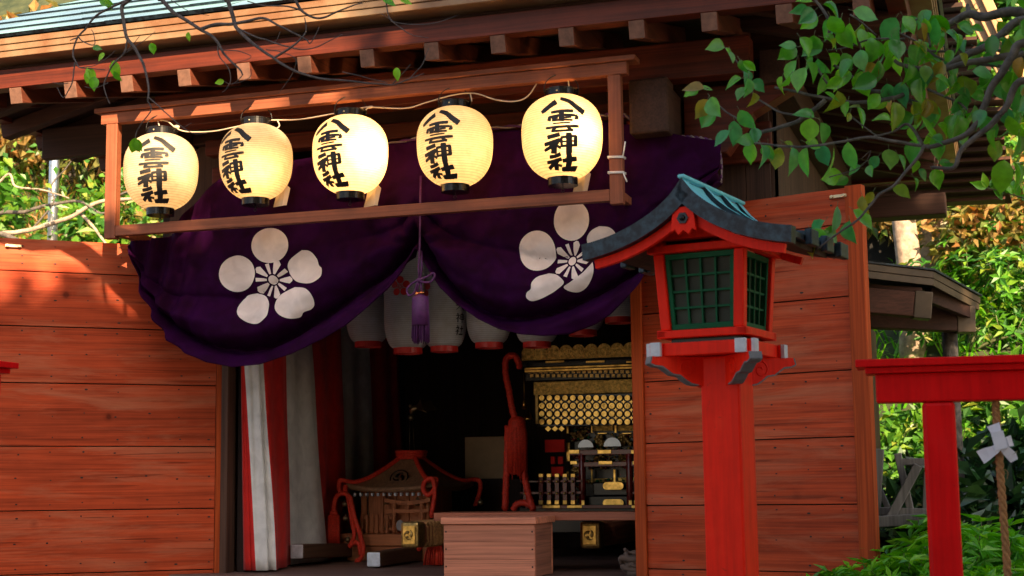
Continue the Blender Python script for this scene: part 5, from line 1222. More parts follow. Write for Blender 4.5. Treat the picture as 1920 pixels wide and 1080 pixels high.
b = MB(); b.bar(u0-Vector((0, 0, .01)), u1, .12, .155); b.build('purlin', M['rafterX'], nb, bevel=.006)
b = MB(); b.bar(u1+(u1-u0)*.001, at(1745, 575, 2.17), .13, .17); b.build('purlin_cap', M['fasciashade'], nb, bevel=.005)
b = MB(); b.bar(at(1560, 536, 2.1), at(1728, 545, 2.16), .1, .03); b.bar(at(1740, 553, 2.3), at(1820, 585, 2.8), .05, .10); b.build('eave_board', M['darkX'], nb, bevel=.003)
b = MB(); b.bar(at(1600, 592, 2.6), at(1792, 600, 2.8), .14, .16); b.build('purlin', M['darkX'], nb, bevel=.006)
b = MB(); b.bar(at(1792, 600, 2.8), at(1826, 600, 2.82), .15, .175); b.build('purlin_cap', M['fasciashade'], nb, bevel=.005)
b = MB(); x_ = at(1640, 700, 2.5).x; b.box(x_-.6, x_-.05, 2.45, 3.4, 0, at(1640, 600, 2.5).z); b.build('wall', M['darkZ'], nb, bevel=.004)
b = MB(); p = at(1780, 612, 2.9); b.tube([(p.x, p.y, 0), (p.x, p.y, p.z-.02)], .05, 10); b.build('post', M['bark'], nb)
# grey trestle
tr_ = thing('trestle', 'old grey wooden trestle with crossed legs, behind the crimson post', 'trestle', at(1690, 985, .5))
def tp_(x, y, Y=.5): return at(x, y, Y)
def leg_(a, c, w_=.045, m='trestle', nm='leg'):
    b = MB(); b.bar(a, c, w_, w_*.8); b.build(nm, M[m], tr_, bevel=.004)
leg_(tp_(1650, 842), tp_(1642, 985), .05); leg_(tp_(1683, 850), tp_(1708, 960), .045); leg_(tp_(1722, 872, .44), tp_(1668, 975, .44), .055); leg_(tp_(1648, 915, .56), tp_(1680, 985, .56), .035)
leg_(tp_(1690, 866), tp_(1755, 866), .045, nm='rail'); leg_(tp_(1640, 958), tp_(1770, 962), .05, nm='rail'); leg_(tp_(1640, 978, .4), tp_(1770, 972, .4), .07, nm='rail'); leg_(tp_(1738, 885, .55), tp_(1736, 960, .55), .04)
b = MB(); p = at(1630, 800, .12); b.box(p.x-.02, p.x+.014, .1, .16, .4, at(1630, 640, .12).z); tag(b.build('plank', M['bamboo'], loc=(p.x, .12, .4), bevel=.003), 'pale upright plank just behind the outer edge of the right door', 'plank')
# verge of a neighbouring roof, upper right
vb = thing('neighbouring_roof', 'verge of a neighbouring roof with three layered tan boards, top right behind the leaves', 'roof', at(1850, 80, 4.2) - Vector((0, 0, at(1850, 80, 4.2).z)))
for k in range(3):
    a, c = at(1795+22*k-16, -60, 4.2-.05*k), at(1905+16*k, 190, 4.2-.05*k); b = MB(); b.bar(a, c, .06, .072, up=(1, 0, .6)); b.build('verge_board', M['bamboo'], vb, bevel=.004)
for k in range(24):
    y = -60+18.5*k; xr_ = 1770+120*min(1, max(0, (y+60)/250)) if y < 190 else 1893+10*math.sin(k); Yk = 2.2+(y+60)/445*2.4; b = MB()
    b.bar(at(1560, y+26, Yk), at(xr_, y+(9 if y > 60 else 2), Yk), .20, .022 if k % 2 else .03); b.build('soffit_board', M['rafterX' if k % 2 else 'darkX'], vb)
b = MB(); o_ = Vector((0, .25, .12)); b.hexa([at(1560, -60, 2.2)+o_, at(1770, -60, 2.2)+o_, at(1900, 400, 4.6)+o_, at(1560, 410, 4.6)+o_]+[q_+o_*1.2 for q_ in (at(1560, -60, 2.2), at(1770, -60, 2.2), at(1900, 400, 4.6), at(1560, 410, 4.6))]); b.build('roof_sheet', M['darkX'], vb)
b = MB(); p = at(1590, 300, 4.5); b.box(p.x-.1, p.x+.1, 4.45, 4.65, 0, p.z+.4); b.build('post', M['darkZ'], vb)

# ------------------------------------------------------------------ plants
def rdir():
    z = random.uniform(-1, 1); a = random.uniform(0, 6.2832); s = math.sqrt(1-z*z); return Vector((s*math.cos(a), s*math.sin(a), z))
def bush_mesh(seed, n, L, wd, mats, clumps=14, whorl=0, stems=9, dense=.5, upb=.3):
    random.seed(seed); b = MB(); ce = []
    for k in range(clumps):
        d = rdir(); d.z = abs(d.z)*.9+.05; ce.append((d*random.uniform(.45, .85), random.uniform(.28, .46)))
    for c, r_ in ce[:stems]: b.tube(smooth_path([Vector((c.x*.1, c.y*.1, 0)), Vector((c.x*.4, c.y*.4, c.z*.55)), c], 4), [.018, .015, .013, .012, .011, .010, .008, .006, .004], 5, mi=1)
    i = 0
    while i < n:
        c, r_ = random.choice(ce); d = rdir(); p = c+d*r_*random.uniform(dense, 1.0)
        if p.z < .02: continue
        if whorl:
            ax_ = (d+Vector((0, 0, .9))+rdir()*.3).normalized(); o1 = ax_.orthogonal().normalized(); o2 = ax_.cross(o1)
            for w_ in range(whorl):
                a = 6.2832*w_/whorl+random.uniform(-.2, .2); ld = (o1*math.cos(a)+o2*math.sin(a)+ax_*random.uniform(.1, .6)).normalized()
                b.leaf(p, ld, ax_, L*random.uniform(.7, 1.15), wd*random.uniform(.8, 1.1), 0, .3, .2); i += 1
            if random.random() < .5: b.tube([p-ax_*.12, p], .004, 4, mi=1)
        else:
            ld = (d*.6+rdir()*.8+Vector((0, 0, -.1))).normalized(); nr = (Vector((0, 0, 1))*upb*2+d*.5+rdir()*.6).normalized()
            b.leaf(p, ld, nr, L*random.uniform(.6, 1.2), wd*random.uniform(.7, 1.15), 0, .3, .25); i += 1
    return b.build('bush', mats, loc=(0, 0, 0), recalc=False)
def place(first, used, p, s_, rz, label, group, cat='bush', sz=None):
    o = first if not used else first.copy()
    if used: col.objects.link(o)
    o.location = p; o.rotation_euler = (0, 0, rz); o.scale = (s_, s_, s_*(sz or 1)); tag(o, label, cat, group); return o
BG = 'bushes on the slope'
b_mid = bush_mesh(11, 2600, .13, .075, [M['leafmid'], M['twig']], 16)
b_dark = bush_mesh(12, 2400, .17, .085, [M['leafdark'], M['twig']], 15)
b_lime = bush_mesh(13, 2100, .20, .062, [M['leaflime'], M['twiggreen']], 14, whorl=6)
b_fresh = bush_mesh(15, 3000, .105, .040, [M['leaffresh'], M['twiggreen']], 17, whorl=5)
b_dry = bush_mesh(14, 2400, .12, .06, [M['leafdry'], M['twig']], 14)
for o, nm in ((b_mid, 'leafy_bush'), (b_dark, 'evergreen_bush'), (b_lime, 'bright_shrub'), (b_fresh, 'fresh_shrub'), (b_dry, 'sunlit_bush')): o.name = nm; o.data.name = nm
used = set()
def B(first, px_, py, Y, s_, label, cat='bush', sz=None, onhill=True):
    p = at(px_, py, Y)
    if onhill: p.z = hill_z(p.x, p.y)-.05
    place(first, first in used, p, s_, random.uniform(0, 6.28), label, BG, cat, sz); used.add(first)
# left gap
B(b_mid, 20, 420, 6.2, 1.15, 'green bush at the far left, beside the steel pole'); B(b_mid, 330, 380, 5.4, .95, 'green bush behind the lantern at the left end of the frame')
B(b_dry, 170, 400, 6.6, 1.2, 'straw coloured sunlit bush just right of the steel pole'); B(b_dry, 60, 330, 8.0, 1.3, 'sunlit golden bush high on the slope, far left')
B(b_mid, 240, 320, 8.2, 1.5, 'high green bush on the slope, between the steel pole and the frame post'); B(b_dry, 380, 330, 8.5, 1.3, 'golden bush high up behind the first lantern')
B(b_mid, -120, 350, 8.5, 1.7, 'large bush at the very left margin'); B(b_fresh, 290, 430, 4.9, .6, 'low lime green shrub behind the left door top')
B(b_dry, 150, 200, 10.5, 2.2, 'broad sunlit thicket at the top of the left slope'); B(b_mid, 420, 200, 11, 2.2, 'broad green thicket at the top of the slope behind the hall')
# right gap
B(b_fresh, 1690, 470, 4.6, .95, 'fresh green shrub above the small copper eave'); B(b_fresh, 1790, 470, 5.2, 1.0, 'fresh green shrub behind the tip of the small copper eave')
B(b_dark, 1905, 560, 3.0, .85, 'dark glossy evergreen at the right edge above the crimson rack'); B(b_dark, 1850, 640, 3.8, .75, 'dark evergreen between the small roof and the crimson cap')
B(b_mid, 1700, 650, 4.0, .7, 'green bush under the small copper eave'); B(b_dry, 1850, 400, 7.0, 1.2, 'sunlit yellow bush high on the right slope'); B(b_dry, 1760, 330, 9.0, 1.4, 'orange tinted bush below the dark hall eave')
B(b_mid, 1900, 430, 5.6, 1.0, 'yellow green bush at the right edge below the overhanging leaves'); B(b_dry, 1920, 200, 9.5, 2.4, 'sunlit thicket in the upper right corner'); B(b_mid, 1990, 300, 8.5, 2.0, 'tall green thicket beyond the right edge')
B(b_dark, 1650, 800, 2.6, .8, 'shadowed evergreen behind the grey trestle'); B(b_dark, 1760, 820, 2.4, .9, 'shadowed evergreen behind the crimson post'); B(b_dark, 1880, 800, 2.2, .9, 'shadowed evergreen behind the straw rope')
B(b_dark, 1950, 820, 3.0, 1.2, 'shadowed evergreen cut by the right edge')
for i, (x, y, Y, s_, lab) in enumerate(((1660, 1075, -.35, .42, 'bright green shrub at the foot of the right door'), (1735, 1060, -.1, .45, 'bright green shrub left of the crimson post foot'), (1835, 1030, .05, .55, 'bright green shrub between the crimson post and the straw rope'),
        (1905, 1040, -.2, .55, 'bright green shrub right of the straw rope'), (1810, 1100, -.9, .40, 'lowest bright shrub in front, at the foot of the crimson post'), (1960, 1090, -.7, .5, 'bright green shrub in the lower right corner'))):
    p = at(x, y, Y); p.z -= s_*.62; o = b_lime if i == 0 else b_lime.copy()
    if i: col.objects.link(o)
    o.location = p; o.rotation_euler = (0, 0, i*1.7); o.scale = (s_,)*3; tag(o, lab, 'shrub', 'bright shrubs by the rack')
for (x, y, Y, s_, f_, lab) in ((1660, 560, 4.2, .6, b_fresh, 'low fresh green shrub hidden half behind the right door'), (1740, 640, 3.3, .5, b_dark, 'small leafy bush below the capped purlin end'), (1690, 520, 5.6, 1.0, b_mid, 'leafy bush just above the copper eave'),  # dark-leaved bush below the purlin end stands in for shade
        (1830, 520, 4.6, .8, b_fresh, 'fresh shrub between the copper eave and the dark evergreen'), (1890, 480, 4.2, .8, b_dark, 'leafy bush over the dark evergreen at the right edge'), (1800, 430, 6.4, 1.1, b_fresh, 'sunlit lime shrub under the end of the dark roof'), (1680, 440, 7.8, 1.1, b_dry, 'yellowish bush beside the pale trunks'), (1900, 360, 7.6, 1.2, b_fresh, 'sunlit lime shrub at the upper right'),
        (1860, 700, 3.0, .6, b_dark, 'leafy bush just above the crimson cap'), (1740, 760, 2.9, .6, b_dark, 'dim leafy bush seen under the crimson beam')):  # dark leaves under the beam put the shade into the colour
    B(f_, x, y, Y, s_, lab)
# ground cover: blades of grass and fern on the slopes
def blades(name, mat, n, rect, L, label):
    random.seed(hash(name) % 97 if False else len(name)); b = MB()
    for k in range(n):
        px_, py, Y = random.uniform(*rect[0]), 0, random.uniform(*rect[1]); p = at(px_, 600, Y); p.z = hill_z(p.x, p.y)
        a = random.uniform(0, 6.3); d = Vector((math.cos(a)*.6, math.sin(a)*.6, 1)).normalized(); l_ = L*random.uniform(.5, 1.3); w_ = .012*random.uniform(.6, 1.5)
        sd = Vector((-math.sin(a), math.cos(a), 0)); m_ = p+d*l_*.6; t = p+d*l_+Vector((math.cos(a), math.sin(a), -.9))*l_*.25
        v = [b.bm.verts.new(q_) for q_ in (p-sd*w_, p+sd*w_, m_+sd*w_*.8, m_-sd*w_*.8, t)]
        b.bm.faces.new((v[0], v[1], v[2], v[3])); b.bm.faces.new((v[3], v[2], v[4]))
    o = b.build(name, mat, recalc=False); tag(o, kind='stuff'); o['label'] = label; return o
blades('dry_grass', M['leafdry'], 5200, ((-150, 480), (4.2, 11)), .42, 'long dry grass on the sunlit left slope')
blades('green_grass', M['leafmid'], 4200, ((-150, 480), (4.2, 11)), .36, 'green grass among the dry grass of the left slope')
blades('grass', M['leaflime'], 5500, ((1540, 2000), (2.2, 10)), .26, 'green grass and fern blades on the right slope')
# trunks on the right slope
def trunk(name, px_, py0, py1, Y, r_, m, label):
    p = at(px_, py0, Y); q_ = at(px_-4, py1, Y); zb = hill_z(p.x, p.y)-.1
    b = MB(); n = 9; pts = [Vector((p.x+(q_.x-p.x)*k/n+.03*math.sin(k*1.3), Y+.02*math.cos(k), zb+(q_.z+3-zb)*k/n)) for k in range(n+1)]
    t = thing(name, label, 'tree', (p.x, Y, zb)); b.tube(pts, [r_*(1.25-.5*k/n) for k in range(n+1)], 12); b.build('trunk', M[m], t)
    b = MB(); random.seed(int(px_)); top = pts[-1]
    for k in range(700): b.leaf(top+rdir()*random.uniform(.3, 1.6)+Vector((0, 0, .6)), rdir(), rdir(), .16, .08)
    for k in range(5): b.tube([pts[-2], top+rdir()*.9+Vector((0, 0, .5))], [.05, .01], 6, mi=1)
    b.build('crown', [M['leafmid'], M['bark']], t, recalc=False)
trunk('slope_tree', 1700, 470, 400, 6.5, .10, 'barkpale', 'tree with a pale blotched trunk below the dark hall eave')
trunk('slope_tree', 1756, 465, 405, 7.2, .17, 'barkpale', 'thicker pale sunlit trunk right of the blotched one')
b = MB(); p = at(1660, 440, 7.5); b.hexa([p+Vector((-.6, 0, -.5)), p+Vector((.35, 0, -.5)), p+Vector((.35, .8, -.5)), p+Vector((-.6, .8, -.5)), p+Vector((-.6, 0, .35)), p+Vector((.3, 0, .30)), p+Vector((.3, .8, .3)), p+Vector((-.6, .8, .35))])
tag(b.build('dark_block', M['dark_fill'], loc=p, bevel=.1), 'black block standing in for darkness beside the pale trunk', 'block')  # black solid put in for the darkness of a hole
# steel pole, left
p = at(98, 450, 4.0); b = MB(); b.tube([(p.x, 4, 0), (p.x, 4, at(98, 285, 4).z), (p.x, 4, 4.8)], .046, 18); b.tube([(p.x, 4, at(98, 368, 4).z-.01), (p.x, 4, at(98, 368, 4).z+.01)], .049, 18)
tag(b.build('steel_pole', M['steel'], loc=(p.x, 4, 0)), 'shiny round steel pole above the left door', 'pole')
# a lichened tree behind the left door
lt = thing('bare_tree', 'nearly bare tree with lichened grey limbs behind the top of the left door', 'tree', at(-60, 900, 3.6)-Vector((0, 0, at(-60, 900, 3.6).z)))
def lim(pts, r0, r1, Y, m='barkpale', root=lt, nm='limb', n=6, yo=0):
    q_ = smooth_path([at(x, y, Y+yo*i) for i, (x, y) in enumerate(pts)], n); b = MB(); b.tube([v+Vector((.006*noise.noise(v*9), 0, .006*noise.noise(v*11))) for v in q_], [r0+(r1-r0)*i/(len(q_)-1) for i in range(len(q_))], 9); return b.build(nm, M[m], root)
b0 = at(-60, 900, 3.6); b = MB(); b.tube(smooth_path([Vector((b0.x, 3.6, -.1)), Vector((b0.x-.05, 3.6, 1.4)), at(-70, 440, 3.6)], 5), [.13]*6+[.10]*4+[.08], 10); b.build('trunk', M['bark'], lt)
lim([(-70, 440), (0, 438), (60, 430), (130, 408), (170, 385), (200, 376), (260, 372), (330, 370), (400, 366)], .024, .012, 3.6, 'barkpale', yo=.03)
lim([(-70, 440), (0, 400), (40, 398), (90, 385), (150, 378), (190, 400), (230, 385)], .022, .008, 3.7, 'bark'); lim([(145, 395), (170, 420), (190, 445), (215, 480)], .016, .010, 3.75, 'barkpale')
lim([(-70, 440), (10, 330), (30, 350), (80, 356), (130, 372)], .014, .006, 3.7, 'barkpale'); lim([(60, 430), (100, 380), (95, 350), (120, 320), (135, 300)], .010, .004, 3.7, 'bark'); lim([(200, 376), (240, 360), (290, 352), (330, 300)], .012, .004, 3.65, 'bark')
lim([(0, 438), (30, 450), (60, 470)], .025, .02, 3.6, 'bark'); lim([(260, 372), (290, 390), (330, 400), (370, 395)], .012, .005, 3.6, 'bark')
b = MB(); random.seed(5)
for k in range(210):
    x, y = random.uniform(-20, 410), random.uniform(270, 445); b.leaf(at(x, y, random.uniform(3.4, 4.1)), rdir(), Vector((0, -.7, .7))+rdir()*.6, random.uniform(.05, .10), random.uniform(.03, .06), fine=False)
b.build('leaves', M['leafmid'], lt, recalc=False)

# ------------------------------------------------------------------ overhanging tree, right foreground
ot = thing('leafy_tree', 'broad leaved tree reaching in from the right, its leafy branch hanging over the hall roof', 'tree', (4.35, -2.5, 0))
TY = -2.35
def tb(x, y, o=0): return at(1280+x/3, y/3, TY+o)
b = MB(); b.tube(smooth_path([Vector((4.35, -2.5, -.1)), Vector((4.3, -2.5, 1.2)), Vector((4.2, -2.45, 2.3)), at(2060, 60, TY), at(2030, -60, TY)], 6), [.13]*8+[.11]*8+[.08]*9, 12); b.build('trunk', M['bark'], ot)
LIMBS = [ # crop px (x, y) of the photograph's upper right ninth; radius start, end
 ([(2250, 120), (1920, 70), (1800, 72), (1700, 95), (1610, 80), (1540, 110), (1475, 155)], .020, .012, .1), ([(1610, 80), (1600, 20)], .010, .006, .1),
 ([(2250, 150), (1920, 110), (1800, 195), (1700, 270), (1590, 310), (1460, 390), (1370, 445), (1290, 490), (1230, 540), (1150, 560), (1000, 575), (860, 560), (700, 530), (520, 485)], .016, .004, .0),
 ([(2250, 280), (1920, 310), (1780, 330), (1640, 350), (1540, 370), (1430, 395), (1300, 385), (1220, 365), (1190, 340)], .014, .006, -.05),
 ([(2250, 250), (1920, 240), (1850, 320), (1790, 420), (1740, 490), (1700, 580), (1650, 700), (1580, 765), (1480, 800), (1400, 825), (1350, 820)], .016, .007, -.12),
 ([(1780, 650), (1720, 720), (1620, 800), (1560, 860), (1530, 940), (1450, 950), (1400, 945)], .011, .005, -.15), ([(2100, 480), (1900, 460), (1830, 590), (1780, 650)], .014, .010, -.15),
 ([(1400, 600), (1350, 610), (1320, 590), (1240, 560), (1130, 520), (1040, 500), (920, 410), (850, 370)], .010, .005, .05),
 ([(800, 560), (760, 600), (710, 640), (640, 690), (540, 720), (430, 745)], .009, .006, .0), ([(660, 655), (560, 630), (480, 590), (420, 555), (395, 530)], .004, .0025, .0), ([(430, 745), (330, 680), (230, 615), (150, 545)], .004, .0025, .0),
 ([(395, 530), (375, 470), (340, 400), (300, 340), (260, 290), (215, 265)], .003, .002, .0),
 ([(1350, 820), (1220, 800), (1060, 775), (900, 800), (740, 820), (600, 825), (480, 815), (410, 805)], .006, .003, -.1), ([(1350, 820), (1270, 700), (1180, 740), (1060, 775)], .006, .003, -.1),
 ([(1350, 820), (1330, 870), (1260, 960), (1180, 1050), (1110, 1090), (1090, 1110), (1000, 1230), (900, 1300), (820, 1350), (760, 1400)], .006, .003, -.15),
 ([(820, 230), (830, 130), (790, 60), (745, 0), (720, -60)], .006, .004, .0), ([(1920, 290), (1500, 285), (1200, 280)], .006, .003, .05), ([(1810, 380), (1560, 350), (1440, 320), (1360, 260), (1280, 215), (1190, 165)], .006, .003, .05),
 ([(820, 480), (780, 420), (760, 380)], .004, .003, .0), ([(930, 640), (1050, 740), (1140, 790)], .003, .002, .0), ([(1380, 500), (1480, 540), (1560, 580), (1600, 620)], .005, .003, -.05), ([(1390, 260), (1375, 150), (1370, 60)], .004, .002, -.05), ([(1280, 130), (1340, 90), (1380, 50)], .004, .002, -.05),
 ([(1250, 215), (1060, 225), (900, 275), (820, 290)], .004, .002, .0), ([(940, 80), (1010, 130), (1090, 200)], .003, .002, .0), ([(820, 1000), (1000, 940), (1060, 850), (1000, 900)], .002, .001, -.1)]
b = MB()
for pts, r0, r1, o in LIMBS:
    q_ = smooth_path([tb(x, y, o) for x, y in pts], 5); q_ = [v+Vector((.004*noise.noise(v*13), .02*noise.noise(v*5), .004*noise.noise(v*17+Vector((3, 1, 2))))) for v in q_]
    b.tube(q_, [r0+(r1-r0)*i/(len(q_)-1) for i in range(len(q_))], 8)
b.build('branches', M['bark'], ot)
LEAVES = [ # x, y of the stalk, direction in the image (degrees, 0 right, 90 down), length, all crop px
 (235,268,185,90),(240,270,60,50),(270,290,75,60),(320,340,70,60),(340,345,35,75),(350,395,75,80),(370,440,95,90),(330,440,165,75),(390,455,35,80),(350,490,120,80),(395,520,85,75),(120,500,185,110),(80,505,150,80),(150,500,20,10),(100,490,10,60),(90,510,160,70),(140,560,115,100),(190,620,130,110),(155,550,65,110),(320,620,60,110),(290,680,85,120),(265,735,130,100),(400,720,85,80),(740,660,200,95),(720,665,90,110),(775,690,70,110),(410,790,185,90),(400,810,110,100),(440,815,70,100),(480,810,85,90),(550,830,100,110),(620,830,75,110),(570,800,40,60),(700,830,95,140),(770,810,70,110),(850,830,85,140),(930,800,80,130),(690,800,20,80),(870,510,100,100),(800,520,35,80),(800,410,100,110),(930,570,100,70),(940,635,110,50),(1000,600,200,50),(1190,575,90,130),(1110,530,130,90),(1300,650,160,110),(1170,680,195,80),(1290,570,80,120),(1340,650,65,120),(1310,700,95,90),(1320,790,110,110),(1410,770,75,110),(1400,775,30,80),(1160,840,90,100),(1100,880,120,70),(1210,870,60,80),(900,985,170,100),(930,1000,150,70),(1000,930,140,70),(1050,930,80,60),(1300,1000,60,60),(1330,950,50,60),(1320,900,100,60),(1440,920,0,80),(1420,950,70,80),(1500,910,350,40),
 (560,430,110,80),(600,425,130,70),(640,270,150,110),(640,260,190,80),(640,340,110,120),(700,350,60,110),(690,380,110,120),(660,210,60,100),(740,200,100,110),(830,220,45,60),(780,240,150,110),(790,210,20,80),(820,300,60,100),(900,300,60,90),(940,130,80,110),(890,100,110,100),(1000,160,80,90),(960,60,15,120),(700,40,160,80),(730,10,190,80),(740,60,140,100),(790,25,20,100),(760,95,150,90),(830,90,60,110),(1060,210,80,110),(1100,230,100,100),(1000,280,90,100),(1040,350,70,110),(1100,340,100,130),(940,400,140,100),(900,440,150,90),(1000,400,80,120),(1090,440,160,110),(1150,470,80,90),(1230,460,90,110),(1200,100,120,120),(1240,90,60,100),(1220,150,100,110),(1340,130,60,100),(1390,90,40,120),(1420,100,80,130),(1180,220,80,110),(1280,250,70,110),(1270,360,90,90),(1340,250,100,90),(1480,180,20,100),(1450,200,80,70),(1530,190,60,80),(1590,220,100,70),(1620,160,10,60),(1510,280,110,70),(1560,300,60,60),(1650,260,20,70),(1690,310,30,80),(1420,430,20,100),(1440,390,340,80),(1520,460,20,110),(1580,440,70,110),(1580,520,100,110),(1630,400,10,100),(1700,400,80,110),(1740,420,100,90),(1800,400,60,120),(1850,380,80,100),(1870,320,90,100),(1740,520,10,120),(1860,470,100,130),(1810,600,80,100),(1700,620,130,90),(1640,590,100,90),(1560,650,90,100),(1590,640,60,90),(1690,650,60,120),(1760,730,110,90),(1830,650,70,130),(1880,620,90,120),(1870,740,60,120),(1780,790,100,100),(1810,900,100,140),(1860,910,70,130),(1890,760,90,110),(1380,600,90,100),(1360,560,60,90),(1250,320,80,100),(1160,300,100,100),(880,160,60,110),(960,340,140,100),(700,300,80,90),(760,330,60,110),(1900,160,90,110),(1790,240,20,110),(1830,200,60,70)]
LEAVES += [(870,1160,100,130),(800,1240,130,120),(720,1290,60,120),(960,1180,40,120),(940,1240,80,110),(740,1330,100,100),(780,1310,20,100),(1010,1100,75,90),(720,1300,150,90),(1180,1060,30,90),(1070,1080,120,70)]
random.seed(21); b = MB()
def pleaf(x, y, a, l_, o):
    p = tb(x, y, o); a = R(a); d = (RC*math.cos(a)-UC*math.sin(a))+_f*random.uniform(-.45, .45)
    nr = -_f*random.uniform(.5, 1.0)+Vector((0, 0, 1))*random.uniform(.1, .7)+RC*random.uniform(-1.1, 1.1)
    L_ = l_/1680*1.28
    b.tube([p-d*.018, p], .0012, 4, mi=1); b.leaf(p, d, nr, L_, L_*random.uniform(.55, .74), 0, random.uniform(.05, .5), random.uniform(-.1, .75), fine=True)
for x, y, a, l_ in LEAVES: pleaf(x, y, a, l_, random.uniform(-.14, .03))
for k in range(75):   # fill of the dense part
    x, y = random.gauss(1450, 300), random.gauss(350, 190)
    if 640 < x < 2100 and 30 < y < 980: pleaf(x, y, random.uniform(20, 150), random.uniform(75, 115), random.uniform(-.1, .25))
for k in range(70):
    pleaf(random.uniform(1900, 2300), random.uniform(-250, 900), random.uniform(0, 180), 100, random.uniform(-.3, .3))
b.build('leaves', [M['leafplum'], M['twiggreen']], ot, recalc=False)
# pale leaved sprig further back on the right
b = MB(); random.seed(3); q_ = smooth_path([at(1960, 385, 1.0), at(1900, 365, 1.0), at(1850, 352, 1.0)], 6); b.tube(q_, .004, 6, mi=1); b.tube([at(1960, 385, 1.0), at(2000, 600, 1.0), Vector((at(2000, 600, 1.0).x, 1.0, 0))], [.004, .012, .02], 6, mi=1)
for k in range(26):
    p = random.choice(q_); a = R(random.uniform(180, 400)); b.leaf(p, RC*math.cos(a)-UC*math.sin(a)+rdir()*.4, -_f+rdir()*.5, random.uniform(.07, .10), .045, fine=True)
tag(b.build('young_shrub', [M['leaflime'], M['twiggreen']], loc=(at(2000, 600, 1.0).x, 1.0, 0), recalc=False), 'sprig of pale round leaves at the right edge below the big branch', 'shrub', )

# ------------------------------------------------------------------ bare twigs hanging in at the top left
bt = thing('old_plum_tree', 'old tree whose bare twigs with a few leaves hang in from the top left', 'tree', (-2.3, -3.6, 0))
QY = -2.3
def tq(x, y, o=0): return at(x/3, y/3, QY+o)
b = MB(); b.tube(smooth_path([Vector((-2.3, -3.6, -.1)), Vector((-2.2, -3.5, 2.0)), Vector((-1.6, -3.1, 3.9)), tq(200, -420), tq(1100, -330), tq(2000, -300), tq(2700, -260)], 6), [.16]*7+[.13]*6+[.10]*6+[.05]*6+[.035]*6+[.025]*6, 11); b.build('trunk', M['bark'], bt)
TW = [([(720, -400), (740, -60), (720, 0), (685, 40), (695, 120), (715, 210), (760, 270), (805, 345), (820, 400), (840, 500), (835, 570)], .011, .004), ([(835, 570), (855, 620), (800, 690), (765, 740), (750, 790)], .003, .0018), ([(840, 550), (920, 620), (1000, 690), (1060, 735), (1110, 758), (1170, 748)], .003, .0012), ([(1050, 720), (1085, 695)], .0015, .001),
 ([(720, 0), (640, 30), (570, 60), (510, 100), (470, 150), (425, 195), (400, 260), (400, 310), (425, 350), (450, 380), (520, 388), (600, 395)], .006, .002), ([(425, 195), (450, 225), (510, 250), (530, 240), (515, 180), (500, 160)], .003, .0013), ([(425, 200), (375, 218)], .003, .002), ([(450, 380), (540, 370), (620, 320), (655, 285)], .002, .001),
 ([(415, 350), (410, 450), (380, 510), (350, 545), (310, 485)], .003, .0015), ([(380, 465), (330, 470), (280, 455)], .002, .001),
 ([(720, 230), (705, 300), (650, 360), (615, 420), (590, 480), (600, 540), (617, 585)], .004, .002), ([(615, 470), (540, 500), (480, 490)], .002, .001), ([(705, 290), (740, 270), (790, 200)], .003, .001), ([(715, 300), (800, 240), (880, 180)], .002, .001),
 ([(880, -420), (890, -40), (910, 0), (980, 70), (1060, 120), (1130, 165), (1180, 195), (1225, 240), (1250, 290), (1300, 350), (1345, 390), (1360, 420)], .010, .003), ([(1130, 165), (1200, 135), (1290, 130), (1400, 110), (1480, 100), (1560, 140), (1640, 180), (1720, 220), (1745, 240), (1790, 150)], .008, .0016),
 ([(1225, 240), (1230, 310), (1280, 380), (1290, 450), (1260, 500), (1240, 515)], .003, .0012), ([(1250, 280), (1340, 285), (1410, 320), (1330, 350)], .0022, .001), ([(1360, 420), (1300, 470), (1250, 450)], .002, .001), ([(1410, 385), (1405, 430), (1340, 460), (1300, 465)], .002, .001),
 ([(1230, -420), (1255, -40), (1270, 0), (1300, 90), (1320, 150), (1380, 210), (1440, 260), (1500, 300), (1560, 340), (1620, 380), (1700, 415), (1800, 440), (1920, 448), (2040, 460), (2200, 470), (2300, 440), (2385, 415)], .010, .0018), ([(2200, 470), (2250, 420), (2310, 360)], .002, .001), ([(1920, 400), (2050, 430), (2180, 465)], .002, .001), ([(2300, 440), (2370, 370), (2400, 300), (2415, 270)], .002, .001),
 ([(1320, 150), (1420, 200), (1520, 235), (1620, 265), (1740, 275), (1860, 220), (1920, 190)], .004, .0014), ([(1550, 330), (1640, 270), (1690, 220), (1720, 170), (1715, 100)], .005, .002), ([(1500, 280), (1600, 300), (1670, 340), (1640, 440), (1570, 530)], .002, .001),
 ([(1640, -420), (1650, -40), (1665, 0), (1700, 60), (1760, 95), (1830, 95), (1900, 60), (1990, 30), (2040, 20)], .008, .002), ([(1700, 60), (1620, 40), (1480, 30), (1380, 0)], .004, .002), ([(2150, -300), (2160, -40), (2170, 0), (2180, 60), (2200, 110), (2260, 160), (2330, 200), (2410, 212)], .004, .0012), ([(2200, 120), (2300, 140), (2420, 130), (2520, 105), (2575, 80)], .0025, .0012), ([(2195, 110), (2150, 80)], .002, .001),
 ([(960, 0), (1060, 60), (1170, 85)], .002, .001), ([(1580, 180), (1560, 230), (1520, 250)], .0015, .001)]
b = MB()
for pts, r0, r1 in TW:
    o = random.uniform(-.1, .12) if r0 > .006 else 0
    q_ = smooth_path([tq(x, y) for x, y in pts], 5); q_ = [v+Vector((.003*noise.noise(v*15), .04*noise.noise(v*3), .003*noise.noise(v*19))) for v in q_]
    b.tube(q_, [r0+(r1-r0)*i/(len(q_)-1) for i in range(len(q_))], 6)
b.build('twigs', M['twig'], bt)
b = MB(); random.seed(31)
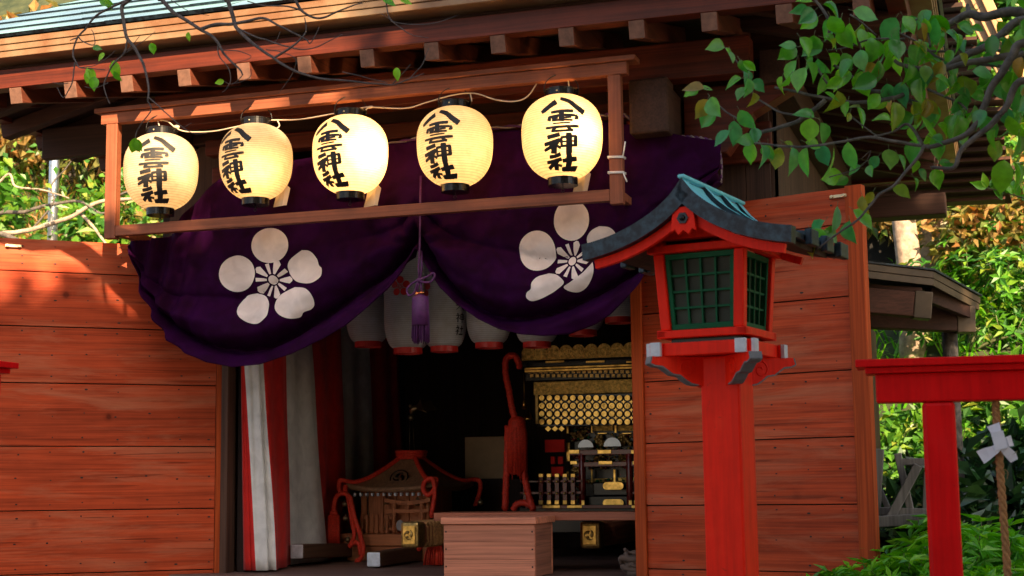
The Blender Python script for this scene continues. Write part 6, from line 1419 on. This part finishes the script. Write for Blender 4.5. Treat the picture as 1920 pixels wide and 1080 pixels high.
for x, y, a, l_ in ((560, 0, 20, 100), (600, 0, 70, 70), (520, 265, 10, 65), (590, 300, 140, 70), (640, 340, 80, 120), (640, 400, 60, 80), (500, 400, 110, 90), (490, 380, 60, 110), (530, 430, 90, 95), (850, 240, 75, 75), (1260, 455, 165, 60), (765, 775, 110, 110), (750, 780, 60, 95), (765, 790, 80, 80), (1060, 180, 90, 60), (2230, 380, 85, 80), (2150, -5, 20, 90), (2250, 0, 10, 80)):
    p = tq(x, y, -.01); a = R(a); d = (RC*math.cos(a)-UC*math.sin(a))+_f*random.uniform(-.3, .3); nr = -_f+Vector((0, 0, 1))*random.uniform(-.2, .6)+RC*random.uniform(-.5, .5)
    b.leaf(p, d, nr, l_/1680*1.1, l_/1680*.68, 0, .15, .2, fine=True)
b.build('leaves', [M['leaflime']], bt, recalc=False)

# ------------------------------------------------------------------ unseen trees added out of frame, crowns shaped to shade the hall
SR_ = Vector((math.cos(SUN_AZ), math.sin(SUN_AZ), 0))        # horizontal axis square to the sun
SH = Vector((SUN.x, SUN.y, 0)).normalized()
def shade_tree(name, a, dist, lobes, label, seed):
    # a: offset along SR_ from the middle of the hall; lobes: (da, height, radius_a, radius_z)
    base = Vector((.3, -.6, 0)) + SR_*a + SH*dist
    t = thing(name, label, 'tree', base); random.seed(seed)
    b = MB(); b.tube([base+Vector((0, 0, -.1)), base+Vector((.1, 0, 4)), base+Vector((0, .1, 9))], [.4, .3, .15], 12); b.build('trunk', M['bark'], t)
    b = MB()
    for da, h, ra, rz in lobes:
        c = base+SR_*da+Vector((0, 0, h)); T = Matrix.Rotation(SUN_AZ, 4, 'Z') @ Matrix.Diagonal((ra*.95, ra*.8, rz*.95, 1)); n0 = len(b.bm.verts)
        bmesh.ops.create_icosphere(b.bm, subdivisions=4, radius=1, matrix=Matrix.Translation(c) @ T)
        b.bm.verts.ensure_lookup_table()
        for v in b.bm.verts[n0:]: v.co += (v.co-c).normalized()*.28*noise.noise(v.co*1.3)
        for k in range(int(260*(ra+rz))):
            d = rdir(); p = c+(T.to_3x3() @ d)*random.uniform(.98, 1.12); b.leaf(p, rdir(), rdir(), .3, .2)
    b.build('crown', M['cedar'], t, recalc=False)
DT = 11.0
shade_tree('shade_tree', 0, DT, [(1.95, 9.6, 2.0, 2.2), (3.2, 9.0, 1.05, 1.7), (2.1, 7.2, 2.3, 2.4), (2.0, 5, 3.0, 3.0), (4.3, 6.2, 1.8, 1.9), (1.4, 2.4, 3.0, 2.4)], 'unseen tall evergreen added to shade the hall, right of the viewer', 1)
shade_tree('shade_tree', -2.2, DT, [(1.75, 7.1, .95, 1.85), (.9, 6.8, 1.4, 1.95), (-.5, 6.6, 1.6, 2.0), (-2.2, 6.4, 1.7, 2.2), (0, 4.6, 3.0, 2.4), (-2.4, 4.4, 2.6, 2.4), (.3, 2.2, 3, 2.2)], 'unseen lower broad evergreen added to shade the hall, behind the viewer', 2)
